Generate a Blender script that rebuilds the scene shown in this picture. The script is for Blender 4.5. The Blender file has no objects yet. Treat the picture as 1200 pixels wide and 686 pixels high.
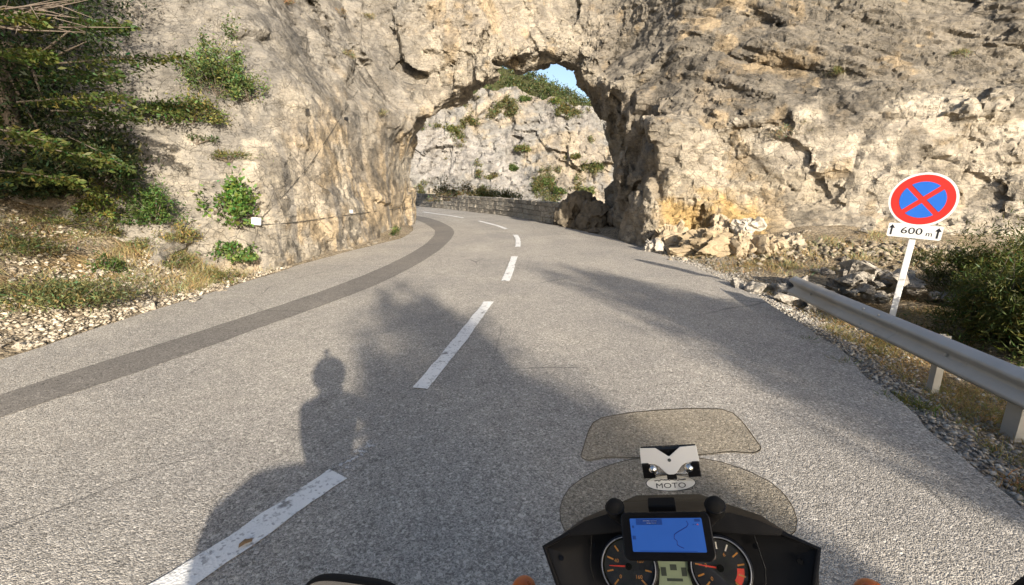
import bpy, bmesh, math, random
import numpy as np
from mathutils import Vector, Matrix, Euler
from mathutils.bvhtree import BVHTree

# ------------------------------------------------------------------ camera, sky, sun, exposure
scene = bpy.context.scene
COL = scene.collection
CAM_H, FPX, PW, PH = 1.78, 540.0, 1200.0, 686.0
PITCH = math.atan(130 / FPX)
cam_d = bpy.data.cameras.new("camera")
cam_d.sensor_width = 36.0
cam_d.lens = 36.0 * FPX / PW
cam_d.clip_start, cam_d.clip_end = 0.02, 3000.0
cam = bpy.data.objects.new("camera", cam_d)
COL.objects.link(cam)
cam.location = (0, 0, CAM_H)
cam.rotation_euler = (math.pi / 2 - PITCH, 0, 0)
scene.camera = cam

SUN_EL, SUN_AZ = math.radians(19.2), math.radians(180 - 22.6)      # azimuth clockwise from +Y
SUN = Vector((math.sin(SUN_AZ) * math.cos(SUN_EL), math.cos(SUN_AZ) * math.cos(SUN_EL), math.sin(SUN_EL)))
world = bpy.data.worlds.new("World")
scene.world = world
world.use_nodes = True
wn = world.node_tree
bg = wn.nodes["Background"]
sky = wn.nodes.new("ShaderNodeTexSky")
sky.sky_type = 'NISHITA'
sky.sun_disc = False
sky.sun_elevation, sky.sun_rotation = SUN_EL, SUN_AZ
sky.air_density, sky.dust_density, sky.ozone_density = 0.9, 2.0, 0.8
wn.links.new(sky.outputs[0], bg.inputs[0])
bg.inputs[1].default_value = 0.10
sun_d = bpy.data.lights.new("sun", 'SUN')
sun_d.energy, sun_d.angle, sun_d.color = 4.6, math.radians(0.7), (1.0, 0.90, 0.76)
sun = bpy.data.objects.new("sun", sun_d)
COL.objects.link(sun)
sun.rotation_euler = SUN.to_track_quat('Z', 'Y').to_euler()
sun.location = SUN * 50
scene.view_settings.view_transform = 'Standard'
scene.view_settings.look = 'None'
scene.view_settings.exposure = 1.22
scene.view_settings.gamma = 1.0
scene.cycles.use_denoising = True
scene.cycles.max_bounces = 8
scene.cycles.transparent_max_bounces = 12

rnd = random.Random(7)
RNG = np.random.default_rng(11)

# ------------------------------------------------------------------ numpy noise
def h3(ix, iy, iz, seed):
    with np.errstate(over='ignore'):
        h = (ix.astype(np.uint32) * np.uint32(374761393) + iy.astype(np.uint32) * np.uint32(668265263)
             + iz.astype(np.uint32) * np.uint32(2147483647 - 97) + np.uint32(seed * 1274126177 % 4294967295))
        h = (h ^ (h >> np.uint32(13))) * np.uint32(1274126177)
        h = (h ^ (h >> np.uint32(16))) * np.uint32(2246822519)
        h = h ^ (h >> np.uint32(13))
    return h.astype(np.float32) / np.float32(4294967295.0)

def vnoise(p, seed=0):
    f = np.floor(p); i = f.astype(np.int64).astype(np.int32); t = (p - f).astype(np.float32)
    t = t * t * t * (t * (t * 6 - 15) + 10)
    r = 0
    for dx in (0, 1):
        wx = t[:, 0] if dx else 1 - t[:, 0]
        for dy in (0, 1):
            wy = t[:, 1] if dy else 1 - t[:, 1]
            for dz in (0, 1):
                wz = t[:, 2] if dz else 1 - t[:, 2]
                r = r + wx * wy * wz * h3(i[:, 0] + dx, i[:, 1] + dy, i[:, 2] + dz, seed)
    return r * 2 - 1

def fbm(p, octv=4, seed=0, gain=0.5):
    r, a, s = 0, 1.0, 1.0
    for o in range(octv):
        r = r + a * vnoise(p * s + o * 17.3, seed + o)
        a *= gain; s *= 2.03
    return r

def facet(p, seed=0, tilt=0.6):
    """nearest-cell noise: every cell is a tilted flat facet; returns (offset, edge distance)"""
    b = np.floor(p - 0.5).astype(np.int32)
    d1 = np.full(len(p), 9.0, np.float32); d2 = d1.copy(); val = np.zeros(len(p), np.float32)
    for dx in (0, 1):
        for dy in (0, 1):
            for dz in (0, 1):
                cx, cy, cz = b[:, 0] + dx, b[:, 1] + dy, b[:, 2] + dz
                q = [(p[:, k] - (c + 0.5 + (h3(cx, cy, cz, seed + 1 + k) - 0.5) * 0.7)).astype(np.float32) for k, c in enumerate((cx, cy, cz))]
                d = q[0] ** 2 + q[1] ** 2 + q[2] ** 2
                v = (h3(cx, cy, cz, seed + 9) - 0.5) * 2
                for k in range(3):
                    v = v + tilt * 2 * (h3(cx, cy, cz, seed + 11 + k) - 0.5) * q[k]
                near = d < d1
                d2 = np.where(near, d1, np.minimum(d2, d))
                val = np.where(near, v, val)
                d1 = np.where(near, d, d1)
    return val, np.sqrt(d2) - np.sqrt(d1)

def smin(a, b, k):
    h = np.clip(0.5 + 0.5 * (b - a) / k, 0, 1)
    return b * (1 - h) + a * h - k * h * (1 - h)

def smax(a, b, k):
    return -smin(-a, -b, k)

def sstep(a, b, x):
    t = np.clip((x - a) / (b - a), 0, 1)
    return t * t * (3 - 2 * t)

# ------------------------------------------------------------------ object helpers
def tag(o, label=None, cat=None, group=None, kind=None):
    if label: o['label'] = label
    if cat: o['category'] = cat
    if group: o['group'] = group
    if kind: o['kind'] = kind
    return o

def link(name, me, mat=None, parent=None):
    o = bpy.data.objects.new(name, me)
    COL.objects.link(o)
    if mat is not None:
        me.materials.clear(); me.materials.append(mat)
    if parent is not None: o.parent = parent
    return o

def thing(name, label, cat, loc=(0, 0, 0), rot=(0, 0, 0), group=None):
    o = bpy.data.objects.new(name, None)
    COL.objects.link(o)
    o.location, o.rotation_euler = loc, rot
    o.empty_display_size = 0.1
    return tag(o, label, cat, group)

def np_mesh(name, verts, quads, smooth=False, colors=None, cname='tint'):
    me = bpy.data.meshes.new(name)
    verts = np.asarray(verts, np.float32); quads = np.asarray(quads, np.int32)
    k = quads.shape[1]
    me.vertices.add(len(verts)); me.vertices.foreach_set('co', verts.ravel())
    me.loops.add(quads.size); me.loops.foreach_set('vertex_index', quads.ravel())
    me.polygons.add(len(quads))
    me.polygons.foreach_set('loop_start', np.arange(0, quads.size, k, dtype=np.int32))
    me.polygons.foreach_set('loop_total', np.full(len(quads), k, np.int32))
    if smooth: me.polygons.foreach_set('use_smooth', np.ones(len(quads), bool))
    me.update(calc_edges=True)
    if colors is not None:
        a = me.attributes.new(cname, 'FLOAT_COLOR', 'POINT')
        c = np.ones((len(verts), 4), np.float32); c[:, :3] = colors
        a.data.foreach_set('color', c.ravel())
    return me

class MB:
    """collects simple solids into one mesh"""
    def __init__(s): s.v, s.f = [], []
    def add(s, vs, fs):
        n = len(s.v); s.v += [tuple(x) for x in vs]; s.f += [tuple(i + n for i in f) for f in fs]; return s
    def box(s, c, h, rot=None):
        m = Euler(rot).to_matrix() if rot is not None else Matrix.Identity(3)
        vs = [Vector(c) + m @ Vector((x * h[0], y * h[1], z * h[2])) for x in (-1, 1) for y in (-1, 1) for z in (-1, 1)]
        return s.add(vs, [(0, 1, 3, 2), (4, 6, 7, 5), (0, 4, 5, 1), (2, 3, 7, 6), (0, 2, 6, 4), (1, 5, 7, 3)])
    def tube(s, pts, r, n=8, caps=True):
        pts = [Vector(p) for p in pts]; rs = r if isinstance(r, (list, tuple)) else [r] * len(pts)
        vs, fs = [], []; prev = None
        for i, p in enumerate(pts):
            d = (pts[min(i + 1, len(pts) - 1)] - pts[max(i - 1, 0)]).normalized()
            if prev is None:
                a = d.orthogonal().normalized()
            else:
                a = (prev - d * prev.dot(d)).normalized()
            prev = a; b = d.cross(a)
            for k in range(n):
                t = 2 * math.pi * k / n
                vs.append(p + (a * math.cos(t) + b * math.sin(t)) * rs[i])
        for i in range(len(pts) - 1):
            for k in range(n):
                fs.append((i * n + k, i * n + (k + 1) % n, (i + 1) * n + (k + 1) % n, (i + 1) * n + k))
        if caps:
            fs.append(tuple(range(n - 1, -1, -1))); fs.append(tuple(range((len(pts) - 1) * n, len(pts) * n)))
        return s.add(vs, fs)
    def disc(s, c, nrm, r, th, n=40, r0=0.0):
        """flat disc or ring of thickness th along nrm"""
        c, w = Vector(c), Vector(nrm).normalized(); a = w.orthogonal().normalized(); b = w.cross(a)
        vs, fs = [], []
        for rr, zz in ((r, 0), (r, th), (r0, th), (r0, 0)):
            for k in range(n):
                t = 2 * math.pi * k / n
                vs.append(c + w * zz + (a * math.cos(t) + b * math.sin(t)) * max(rr, 1e-4))
        for i in range(4):
            j = (i + 1) % 4
            if r0 == 0 and i == 2: continue
            for k in range(n):
                fs.append((i * n + k, i * n + (k + 1) % n, j * n + (k + 1) % n, j * n + k))
        return s.add(vs, fs)
    def prism(s, poly, origin, ax, ay, th):
        """polygon (2-D points) extruded by th along ax x ay"""
        o, ax, ay = Vector(origin), Vector(ax).normalized(), Vector(ay).normalized(); w = ax.cross(ay)
        n = len(poly)
        vs = [o + ax * p[0] + ay * p[1] for p in poly] + [o + ax * p[0] + ay * p[1] + w * th for p in poly]
        fs = [tuple(range(n - 1, -1, -1)), tuple(range(n, 2 * n))] + [(k, (k + 1) % n, n + (k + 1) % n, n + k) for k in range(n)]
        return s.add(vs, fs)
    def ball(s, c, r, n=12, m=8, rot=None):
        r = (r, r, r) if not hasattr(r, '__len__') else r
        mt = Euler(rot).to_matrix() if rot is not None else Matrix.Identity(3)
        vs, fs = [], []
        for i in range(m + 1):
            th = math.pi * i / m
            for k in range(n):
                t = 2 * math.pi * k / n
                vs.append(Vector(c) + mt @ Vector((r[0] * math.sin(th) * math.cos(t), r[1] * math.sin(th) * math.sin(t), r[2] * math.cos(th))))
        for i in range(m):
            for k in range(n):
                fs.append((i * n + k, (i + 1) * n + k, (i + 1) * n + (k + 1) % n, i * n + (k + 1) % n))
        return s.add(vs, fs)
    def torus(s, c, nrm, R, r, n=36, m=10, sq=1.0):
        c, w = Vector(c), Vector(nrm).normalized(); a = w.orthogonal().normalized(); b = w.cross(a)
        vs, fs = [], []
        for i in range(n):
            t = 2 * math.pi * i / n; e = a * math.cos(t) + b * math.sin(t)
            for k in range(m):
                u = 2 * math.pi * k / m
                vs.append(c + e * (R + r * math.cos(u)) + w * (r * sq * math.sin(u)))
        for i in range(n):
            for k in range(m):
                fs.append((i * m + k, ((i + 1) % n) * m + k, ((i + 1) % n) * m + (k + 1) % m, i * m + (k + 1) % m))
        return s.add(vs, fs)
    def grid(s, rows):
        """rows: list of equal-length point lists"""
        n = len(rows[0]); vs = [p for r in rows for p in r]
        fs = [(i * n + k, i * n + k + 1, (i + 1) * n + k + 1, (i + 1) * n + k) for i in range(len(rows) - 1) for k in range(n - 1)]
        return s.add(vs, fs)
    def mesh(s, name, bevel=0.0, smooth=None, seg=2, solid=0.0, subsurf=0, weld=True):
        me = bpy.data.meshes.new(name); me.from_pydata(s.v, [], s.f); me.update()
        bm = bmesh.new(); bm.from_mesh(me)
        if weld: bmesh.ops.remove_doubles(bm, verts=bm.verts, dist=1e-5)
        bmesh.ops.recalc_face_normals(bm, faces=bm.faces)
        if solid: bmesh.ops.solidify(bm, geom=bm.faces[:], thickness=solid)
        if subsurf:
            for _ in range(subsurf):
                bmesh.ops.subdivide_edges(bm, edges=bm.edges[:], cuts=1, use_grid_fill=True, smooth=0.6)
        if bevel:
            es = [e for e in bm.edges if len(e.link_faces) == 2 and e.calc_face_angle(0) > 0.6]
            bmesh.ops.bevel(bm, geom=es, offset=bevel, segments=seg, profile=0.6, affect='EDGES', clamp_overlap=True)
        bm.to_mesh(me); bm.free()
        if smooth is not None:
            for p in me.polygons: p.use_smooth = True
            me.set_sharp_from_angle(angle=math.radians(smooth))
        return me
    def build(s, name, mat, parent=None, **kw):
        return link(name, s.mesh(name, **kw), mat, parent)

def text_mesh(txt, size, name, width=None, extrude=0.0008):
    cu = bpy.data.curves.new(name, 'FONT'); cu.body = txt; cu.size = size; cu.extrude = extrude
    cu.align_x, cu.align_y = 'CENTER', 'CENTER'; cu.resolution_u = 4
    o = bpy.data.objects.new(name, cu); COL.objects.link(o)
    dg = bpy.context.evaluated_depsgraph_get(); dg.update()
    me = bpy.data.meshes.new_from_object(o.evaluated_get(dg))
    bpy.data.objects.remove(o); bpy.data.curves.remove(cu)
    me.name = name
    return me

# ------------------------------------------------------------------ node materials
class NT:
    def __init__(s, name):
        s.m = bpy.data.materials.new(name); s.m.use_nodes = True
        s.t = s.m.node_tree; s.b = s.t.nodes["Principled BSDF"]; s.out = s.t.nodes["Material Output"]
        s._co = None
    def n(s, typ, ins=None, **props):
        nd = s.t.nodes.new(typ)
        for k, v in props.items(): setattr(nd, k, v)
        for k, v in (ins or {}).items(): s.set(nd, k, v)
        return nd
    def set(s, nd, k, v):
        sock = nd.inputs[k]
        if isinstance(v, bpy.types.NodeSocket): s.t.links.new(v, sock)
        elif isinstance(v, bpy.types.Node): s.t.links.new(v.outputs[0], sock)
        else:
            if sock.type == 'RGBA' and hasattr(v, '__len__') and len(v) == 3: v = (*v, 1)
            sock.default_value = v
    def co(s, kind='Object'):
        if s._co is None: s._co = s.n('ShaderNodeTexCoord')
        return s._co.outputs[kind]
    def noise(s, scale, detail=4, rough=0.55, dist=0.0, vec=None):
        return s.n('ShaderNodeTexNoise', {'Vector': vec or s.co(), 'Scale': scale, 'Detail': detail, 'Roughness': rough, 'Distortion': dist}).outputs['Fac']
    def voro(s, scale, feature='F1', vec=None, out='Distance', rand=1.0):
        return s.n('ShaderNodeTexVoronoi', {'Vector': vec or s.co(), 'Scale': scale, 'Randomness': rand}, feature=feature).outputs[out]
    def ramp(s, fac, stops):
        nd = s.n('ShaderNodeValToRGB', {'Fac': fac}); cr = nd.color_ramp
        while len(cr.elements) < len(stops): cr.elements.new(0.5)
        for e, (p, c) in zip(cr.elements, stops):
            e.position = p; e.color = (*c, 1) if hasattr(c, '__len__') else (c, c, c, 1)
        return nd.outputs[0]
    def mix(s, fac, a, b, mode='MIX'):
        nd = s.n('ShaderNodeMix', data_type='RGBA', blend_type=mode)
        for k, v in ((0, fac), (6, a), (7, b)):
            sock = nd.inputs[k]
            if isinstance(v, bpy.types.NodeSocket): s.t.links.new(v, sock)
            elif k == 0: sock.default_value = v
            else: sock.default_value = (*v, 1) if hasattr(v, '__len__') else (v, v, v, 1)
        return nd.outputs[2]
    def math(s, op, a, b=0.0, c=0.0):
        nd = s.n('ShaderNodeMath', operation=op)
        for k, v in enumerate((a, b, c)):
            if isinstance(v, bpy.types.NodeSocket): s.t.links.new(v, nd.inputs[k])
            else: nd.inputs[k].default_value = v
        return nd.outputs[0]
    def bump(s, h, strength=0.5, dist=0.02, normal=None):
        nd = s.n('ShaderNodeBump', {'Height': h, 'Strength': strength, 'Distance': dist})
        if normal is not None: s.t.links.new(normal, nd.inputs['Normal'])
        return nd.outputs[0]
    def fin(s, col=None, rough=0.8, metal=0.0, normal=None, spec=0.3, **kw):
        if col is not None: s.set(s.b, 'Base Color', col)
        s.set(s.b, 'Roughness', rough); s.set(s.b, 'Metallic', metal); s.set(s.b, 'Specular IOR Level', spec)
        if normal is not None: s.set(s.b, 'Normal', normal)
        for k, v in kw.items(): s.set(s.b, k.replace('_', ' '), v)
        return s.m

M = {}
def simple(name, col, rough=0.5, metal=0.0, spec=0.4, var=0.12, scale=30.0, bmp=0.0, **kw):
    t = NT(name)
    nz = t.noise(scale, 5)
    c = t.mix(t.math('MULTIPLY', nz, 1.0), tuple(x * (1 - var) for x in col), tuple(min(1, x * (1 + var)) for x in col))
    r = t.math('MULTIPLY_ADD', nz, 0.2, rough - 0.1)
    nrm = t.bump(nz, bmp, 0.002) if bmp else None
    M[name] = t.fin(c, r, metal, nrm, spec, **kw)
    return M[name]

def attr(t, name):
    return t.n('ShaderNodeAttribute', attribute_name=name).outputs['Color']

def facet_bump(t, vec, scale, k, seed=0.0):
    """broken rock: every cell a tilted plane; height in metres, plus the cell's random grey"""
    mp = t.n('ShaderNodeVectorMath', operation='ADD'); t.t.links.new(vec, mp.inputs[0]); mp.inputs[1].default_value = (seed, seed * 1.7, seed * 0.6)
    v = t.n('ShaderNodeTexVoronoi', {'Vector': mp.outputs[0], 'Scale': scale})
    d = t.n('ShaderNodeVectorMath', operation='SUBTRACT'); t.t.links.new(mp.outputs[0], d.inputs[0]); t.t.links.new(v.outputs['Position'], d.inputs[1])
    c = t.n('ShaderNodeVectorMath', operation='SUBTRACT'); t.t.links.new(v.outputs['Color'], c.inputs[0]); c.inputs[1].default_value = (0.5, 0.5, 0.5)
    dt = t.n('ShaderNodeVectorMath', operation='DOT_PRODUCT'); t.t.links.new(d.outputs[0], dt.inputs[0]); t.t.links.new(c.outputs[0], dt.inputs[1])
    g = t.n('ShaderNodeSeparateColor', {0: v.outputs['Color']}).outputs[1]
    return t.math('ADD', t.math('MULTIPLY', dt.outputs['Value'], k), t.math('MULTIPLY', g, 0.12 * k / scale)), g

def mk_rock(name, ds=1.0):
    t = NT(name); a = attr(t, 'tint')
    n1 = t.noise(2.6 * ds, 8, 0.66, 0.3); n2 = t.noise(30 * ds, 6, 0.7)
    mp = t.n('ShaderNodeMapping', {'Vector': t.co(), 'Rotation': (0.1, -0.40, 0.1), 'Scale': (1.0, 1.0, 5.0)}).outputs[0]
    n3 = t.noise(2.6 * ds, 8, 0.7, 0.8, mp)
    wp = t.n('ShaderNodeMix', {0: 0.10 / ds ** 0.5}, data_type='VECTOR')
    t.t.links.new(t.co(), wp.inputs[4]); t.t.links.new(t.n('ShaderNodeTexNoise', {'Vector': t.co(), 'Scale': 3.0 * ds, 'Detail': 6, 'Roughness': 0.65}).outputs['Color'], wp.inputs[5])
    wv = wp.outputs[1]
    h1, g1 = facet_bump(t, wv, 1.5 * ds, 1.0, 0.3); h2, g2 = facet_bump(t, wv, 4.2 * ds, 1.0, 3.3); h3, g3 = facet_bump(t, wv, 13 * ds, 0.85, 7.7)
    crk = None
    for sc_, wd, th in ((0.75, 0.010, 0.46), (2.0, 0.014, 0.50), (5.0, 0.022, 0.52), (12.0, 0.06, 0.50)):
        v_ = t.n('ShaderNodeTexVoronoi', {'Vector': wv, 'Scale': sc_ * ds}, feature='DISTANCE_TO_EDGE').outputs['Distance']
        k_ = t.math('MULTIPLY', t.ramp(v_, [(0.0, 1.0), (wd, 0.0)]), t.ramp(t.noise(sc_ * 0.45 * ds, 3), [(th, 0.0), (th + 0.08, 1.0)]))
        crk = k_ if crk is None else t.math('MAXIMUM', crk, k_)
    c = t.mix(1.0, a, t.ramp(n1, [(0.25, (0.74, 0.73, 0.72)), (0.5, (0.98, 0.97, 0.96)), (0.75, (1.18, 1.15, 1.10))]), 'MULTIPLY')
    c = t.mix(0.85, c, t.ramp(n3, [(0.32, (0.66, 0.65, 0.64)), (0.5, (1, 0.99, 0.97)), (0.70, (1.2, 1.16, 1.07))]), 'MULTIPLY')
    c = t.mix(0.5, c, t.ramp(g1, [(0.0, 0.80), (1.0, 1.18)]), 'MULTIPLY'); c = t.mix(0.5, c, t.ramp(g2, [(0.0, 0.82), (1.0, 1.16)]), 'MULTIPLY')
    c = t.mix(0.7, c, t.ramp(n2, [(0.3, (0.74, 0.74, 0.74)), (0.5, (1, 1, 1)), (0.7, (1.16, 1.15, 1.13))]), 'MULTIPLY')
    pits = t.ramp(t.noise(60 * ds, 3, 0.6), [(0.30, 1.0), (0.40, 0.0)])
    c = t.mix(t.math('MULTIPLY', pits, 0.4), c, (0.10, 0.09, 0.075))
    c = t.mix(t.math('MULTIPLY', crk, 0.6), c, (0.08, 0.07, 0.055))
    smooth = t.ramp(t.noise(0.55 * ds, 4), [(0.40, 0.5), (0.60, 1.0)])       # plain faces between the broken ones
    hb = t.math('ADD', t.math('MULTIPLY', h1, 0.55), t.math('MULTIPLY', smooth, t.math('ADD', t.math('MULTIPLY', h2, 0.75), t.math('MULTIPLY', h3, 0.75))))
    hn = t.math('ADD', t.math('MULTIPLY', n2, 0.018 / ds), t.math('ADD', t.math('MULTIPLY', n3, 0.035 / ds), t.math('MULTIPLY', n1, 0.02 / ds)))
    nrm = t.bump(t.math('SUBTRACT', t.math('ADD', hb, hn), t.math('MULTIPLY', crk, 0.012 / ds)), 1.0, 1.0)
    M[name] = t.fin(c, 0.92, 0, nrm, 0.12)
mk_rock('limestone'); mk_rock('far_limestone', 0.34)

def mk_asphalt(name, base, chip, fines, relief=1.0):
    t = NT(name)
    big = t.noise(0.55, 5, 0.6); mid = t.noise(6, 4)
    v = t.n('ShaderNodeTexVoronoi', {'Vector': t.co(), 'Scale': 140.0, 'Randomness': 1.0})
    pc = t.n('ShaderNodeSeparateColor', {0: v.outputs['Color']}).outputs[0]
    v2 = t.n('ShaderNodeTexVoronoi', {'Vector': t.co(), 'Scale': 68.0, 'Randomness': 1.0})
    pc2 = t.n('ShaderNodeSeparateColor', {0: v2.outputs['Color']}).outputs[1]
    c = t.mix(t.math('MULTIPLY', pc, chip), tuple(x * fines for x in base), tuple(x * 1.75 for x in base))
    c = t.mix(t.ramp(pc2, [(0.88, 0.0), (0.95, 0.6)]), c, tuple(min(1, x * 1.9) for x in base))
    c = t.mix(t.ramp(pc2, [(0.06, 0.6), (0.12, 0.0)]), c, tuple(x * 0.35 for x in base))
    c = t.mix(1.0, c, t.ramp(big, [(0.3, (0.82, 0.82, 0.83)), (0.7, (1.14, 1.12, 1.08))]), 'MULTIPLY')
    c = t.mix(0.6, c, t.ramp(mid, [(0.3, (0.85, 0.85, 0.85)), (0.7, (1.13, 1.13, 1.13))]), 'MULTIPLY')
    if name == 'asphalt': c = t.mix(1.0, c, attr(t, 'wear'), 'MULTIPLY')
    st = t.ramp(t.noise(1.1, 6, 0.7, 0.5), [(0.60, 0.0), (0.72, 0.45)])            # oil and damp stains
    c = t.mix(st, c, tuple(x * 0.55 for x in base))
    # sparse fine cracks and repaired seams
    w = t.n('ShaderNodeMix', {0: 0.10}, data_type='VECTOR'); t.t.links.new(t.co(), w.inputs[4])
    t.t.links.new(t.n('ShaderNodeTexNoise', {'Vector': t.co(), 'Scale': 1.6, 'Detail': 5}).outputs['Color'], w.inputs[5])
    ck = t.n('ShaderNodeTexVoronoi', {'Vector': w.outputs[1], 'Scale': 0.45}, feature='DISTANCE_TO_EDGE').outputs['Distance']
    ckm = t.math('MULTIPLY', t.ramp(ck, [(0.0, 1.0), (0.006, 0.0)]), t.ramp(t.noise(0.35, 3), [(0.52, 0.0), (0.6, 0.7)]))
    c = t.mix(ckm, c, (0.05, 0.05, 0.05))
    h = t.math('SUBTRACT', t.math('MULTIPLY', v.outputs['Distance'], -1.0), t.math('MULTIPLY', v2.outputs['Distance'], 0.8))
    nrm = t.bump(h, 0.6 * relief, 0.009)
    M[name] = t.fin(c, 0.85, 0, nrm, 0.25)
mk_asphalt('asphalt', (0.338, 0.318, 0.288), 0.72, 0.52)
mk_asphalt('asphalt_patch', (0.168, 0.155, 0.139), 0.5, 0.8, 0.5)

def mk_paint():
    t = NT('road_paint')
    v = t.n('ShaderNodeTexVoronoi', {'Vector': t.co(), 'Scale': 70.0}); n = t.noise(9, 6, 0.7); n2 = t.noise(2.0, 4)
    wear = t.ramp(t.math('ADD', t.math('MULTIPLY', n, 0.7), t.math('MULTIPLY', n2, 0.3)), [(0.38, 1.0), (0.45, 0.0)])
    pit = t.ramp(t.n('ShaderNodeSeparateColor', {0: v.outputs['Color']}).outputs[0], [(0.05, 0.55), (0.11, 0.0)])
    c = t.mix(n, (0.62, 0.61, 0.58), (0.80, 0.79, 0.76))
    c = t.mix(pit, c, (0.2, 0.19, 0.18)); c = t.mix(wear, c, (0.22, 0.21, 0.2))
    M['road_paint'] = t.fin(c, 0.6, 0, t.bump(v.outputs['Distance'], 0.5, 0.006), 0.35)
    t = NT('worn_paint')
    n = t.noise(28, 6, 0.75)
    tr = t.n('ShaderNodeBsdfTransparent')
    mx = t.n('ShaderNodeMixShader', {0: t.ramp(n, [(0.5, 0.0), (0.58, 0.8)]), 1: tr.outputs[0], 2: t.b.outputs[0]})
    t.t.links.new(mx.outputs[0], t.out.inputs[0])
    M['worn_paint'] = t.fin((0.55, 0.54, 0.52), 0.7)
mk_paint()

def mk_ground():
    t = NT('gravel_soil')
    a = attr(t, 'tint')
    n = t.noise(1.2, 6, 0.65); n2 = t.noise(11, 6, 0.7)
    v = t.n('ShaderNodeTexVoronoi', {'Vector': t.co(), 'Scale': 24.0}); v2 = t.n('ShaderNodeTexVoronoi', {'Vector': t.co(), 'Scale': 55.0})
    p1 = t.n('ShaderNodeSeparateColor', {0: v.outputs['Color']}).outputs[0]; p2 = t.n('ShaderNodeSeparateColor', {0: v2.outputs['Color']}).outputs[0]
    c = t.mix(1.0, a, t.ramp(p1, [(0.0, (0.55, 0.53, 0.5)), (0.5, (0.95, 0.93, 0.9)), (1.0, (1.5, 1.46, 1.38))]), 'MULTIPLY')
    c = t.mix(0.7, c, t.ramp(p2, [(0.0, (0.6, 0.6, 0.6)), (1.0, (1.4, 1.38, 1.34))]), 'MULTIPLY')
    c = t.mix(0.8, c, t.ramp(n2, [(0.3, (0.7, 0.67, 0.62)), (0.7, (1.2, 1.2, 1.18))]), 'MULTIPLY')
    h = t.math('SUBTRACT', n2, t.math('ADD', t.math('MULTIPLY', v.outputs['Distance'], 0.8), t.math('MULTIPLY', v2.outputs['Distance'], 0.4)))
    M['gravel_soil'] = t.fin(c, 0.95, 0, t.bump(h, 0.9, 0.035), 0.1)
mk_ground()

def mk_stone(name, lo, hi):
    t = NT(name)
    r = t.n('ShaderNodeObjectInfo').outputs['Random']
    a = attr(t, 'tint')
    n = t.noise(9, 7, 0.7, 0.4); n2 = t.noise(45, 4)
    fb, fg = facet_bump(t, t.co(), 6.0, 0.8, 2.1)
    c = t.mix(r, lo, hi); c = t.mix(0.6, c, t.ramp(fg, [(0.0, 0.78), (1.0, 1.15)]), 'MULTIPLY')
    c = t.mix(0.9, c, t.ramp(n, [(0.28, (0.6, 0.58, 0.55)), (0.5, (1, 1, 1)), (0.72, (1.2, 1.17, 1.1))]), 'MULTIPLY')
    c = t.mix(0.6, c, t.ramp(n2, [(0.3, (0.75, 0.75, 0.75)), (0.7, (1.15, 1.15, 1.15))]), 'MULTIPLY')
    M[name] = t.fin(c, 0.9, 0, t.bump(t.math('ADD', t.math('MULTIPLY', fb, 0.7), t.math('MULTIPLY', t.math('ADD', n, t.math('MULTIPLY', n2, 0.3)), 0.018)), 1.0, 1.0), 0.15)
mk_stone('pale_stone', (0.34, 0.29, 0.22), (0.52, 0.47, 0.39))
mk_stone('grey_stone', (0.20, 0.18, 0.155), (0.42, 0.385, 0.33))
mk_stone('ochre_stone', (0.31, 0.245, 0.16), (0.39, 0.325, 0.235))
mk_stone('shade_dark_stone', (0.12, 0.10, 0.075), (0.17, 0.145, 0.11))  # brown darkened to stand in for the shade under the arch
mk_stone('wall_stone', (0.30, 0.275, 0.235), (0.46, 0.425, 0.365))
mk_stone('mortar', (0.17, 0.155, 0.13), (0.20, 0.18, 0.155))

def mk_gravel():
    t = NT('loose_gravel'); a = attr(t, 'tint')
    n = t.noise(40, 4)
    c = t.mix(0.8, a, t.ramp(n, [(0.3, (0.75, 0.74, 0.72)), (0.7, (1.2, 1.18, 1.15))]), 'MULTIPLY')
    M['loose_gravel'] = t.fin(c, 0.92, 0, t.bump(n, 0.5, 0.01), 0.15)
mk_gravel()

def mk_leaf(name, trans=0.3, rough=0.5):
    t = NT(name); a = attr(t, 'tint')
    n = t.noise(14, 3)
    c = t.mix(0.6, a, t.ramp(n, [(0.3, (0.75, 0.78, 0.7)), (0.7, (1.22, 1.2, 1.15))]), 'MULTIPLY')
    t.fin(c, rough, 0, None, 0.3)
    tl = t.n('ShaderNodeBsdfTranslucent', {'Color': t.mix(1.0, c, (1.25, 1.3, 0.6), 'MULTIPLY')})
    mx = t.n('ShaderNodeMixShader', {0: trans, 1: t.b.outputs[0], 2: tl.outputs[0]})
    t.t.links.new(mx.outputs[0], t.out.inputs[0])
    M[name] = t.m
mk_leaf('foliage'); mk_leaf('dry_foliage', 0.25, 0.7)
simple('bark', (0.13, 0.105, 0.08), 0.9, var=0.4, scale=18, bmp=0.8)
simple('pale_twig', (0.15, 0.12, 0.095), 0.85, var=0.3, scale=25)

def mk_steel():
    t = NT('galvanised_steel')
    n = t.noise(6, 6, 0.6); n2 = t.noise(1.3, 4); v = t.voro(40, vec=t.co())
    c = t.mix(n, (0.36, 0.355, 0.33), (0.52, 0.515, 0.49)); c = t.mix(t.ramp(n2, [(0.5, 0.0), (0.75, 0.5)]), c, (0.30, 0.25, 0.18))
    M['galvanised_steel'] = t.fin(c, t.math('MULTIPLY_ADD', n, 0.25, 0.42), 0.35, t.bump(v, 0.15, 0.004), 0.4)
mk_steel()
simple('post_white', (0.74, 0.74, 0.72), 0.45, var=0.06, scale=8)
simple('sign_white', (0.80, 0.80, 0.78), 0.35, var=0.04, scale=5)
simple('sign_red', (0.62, 0.035, 0.028), 0.35, var=0.06, scale=5)
simple('sign_blue', (0.025, 0.15, 0.62), 0.35, var=0.06, scale=5)
simple('sign_black', (0.02, 0.02, 0.025), 0.4)
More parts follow.
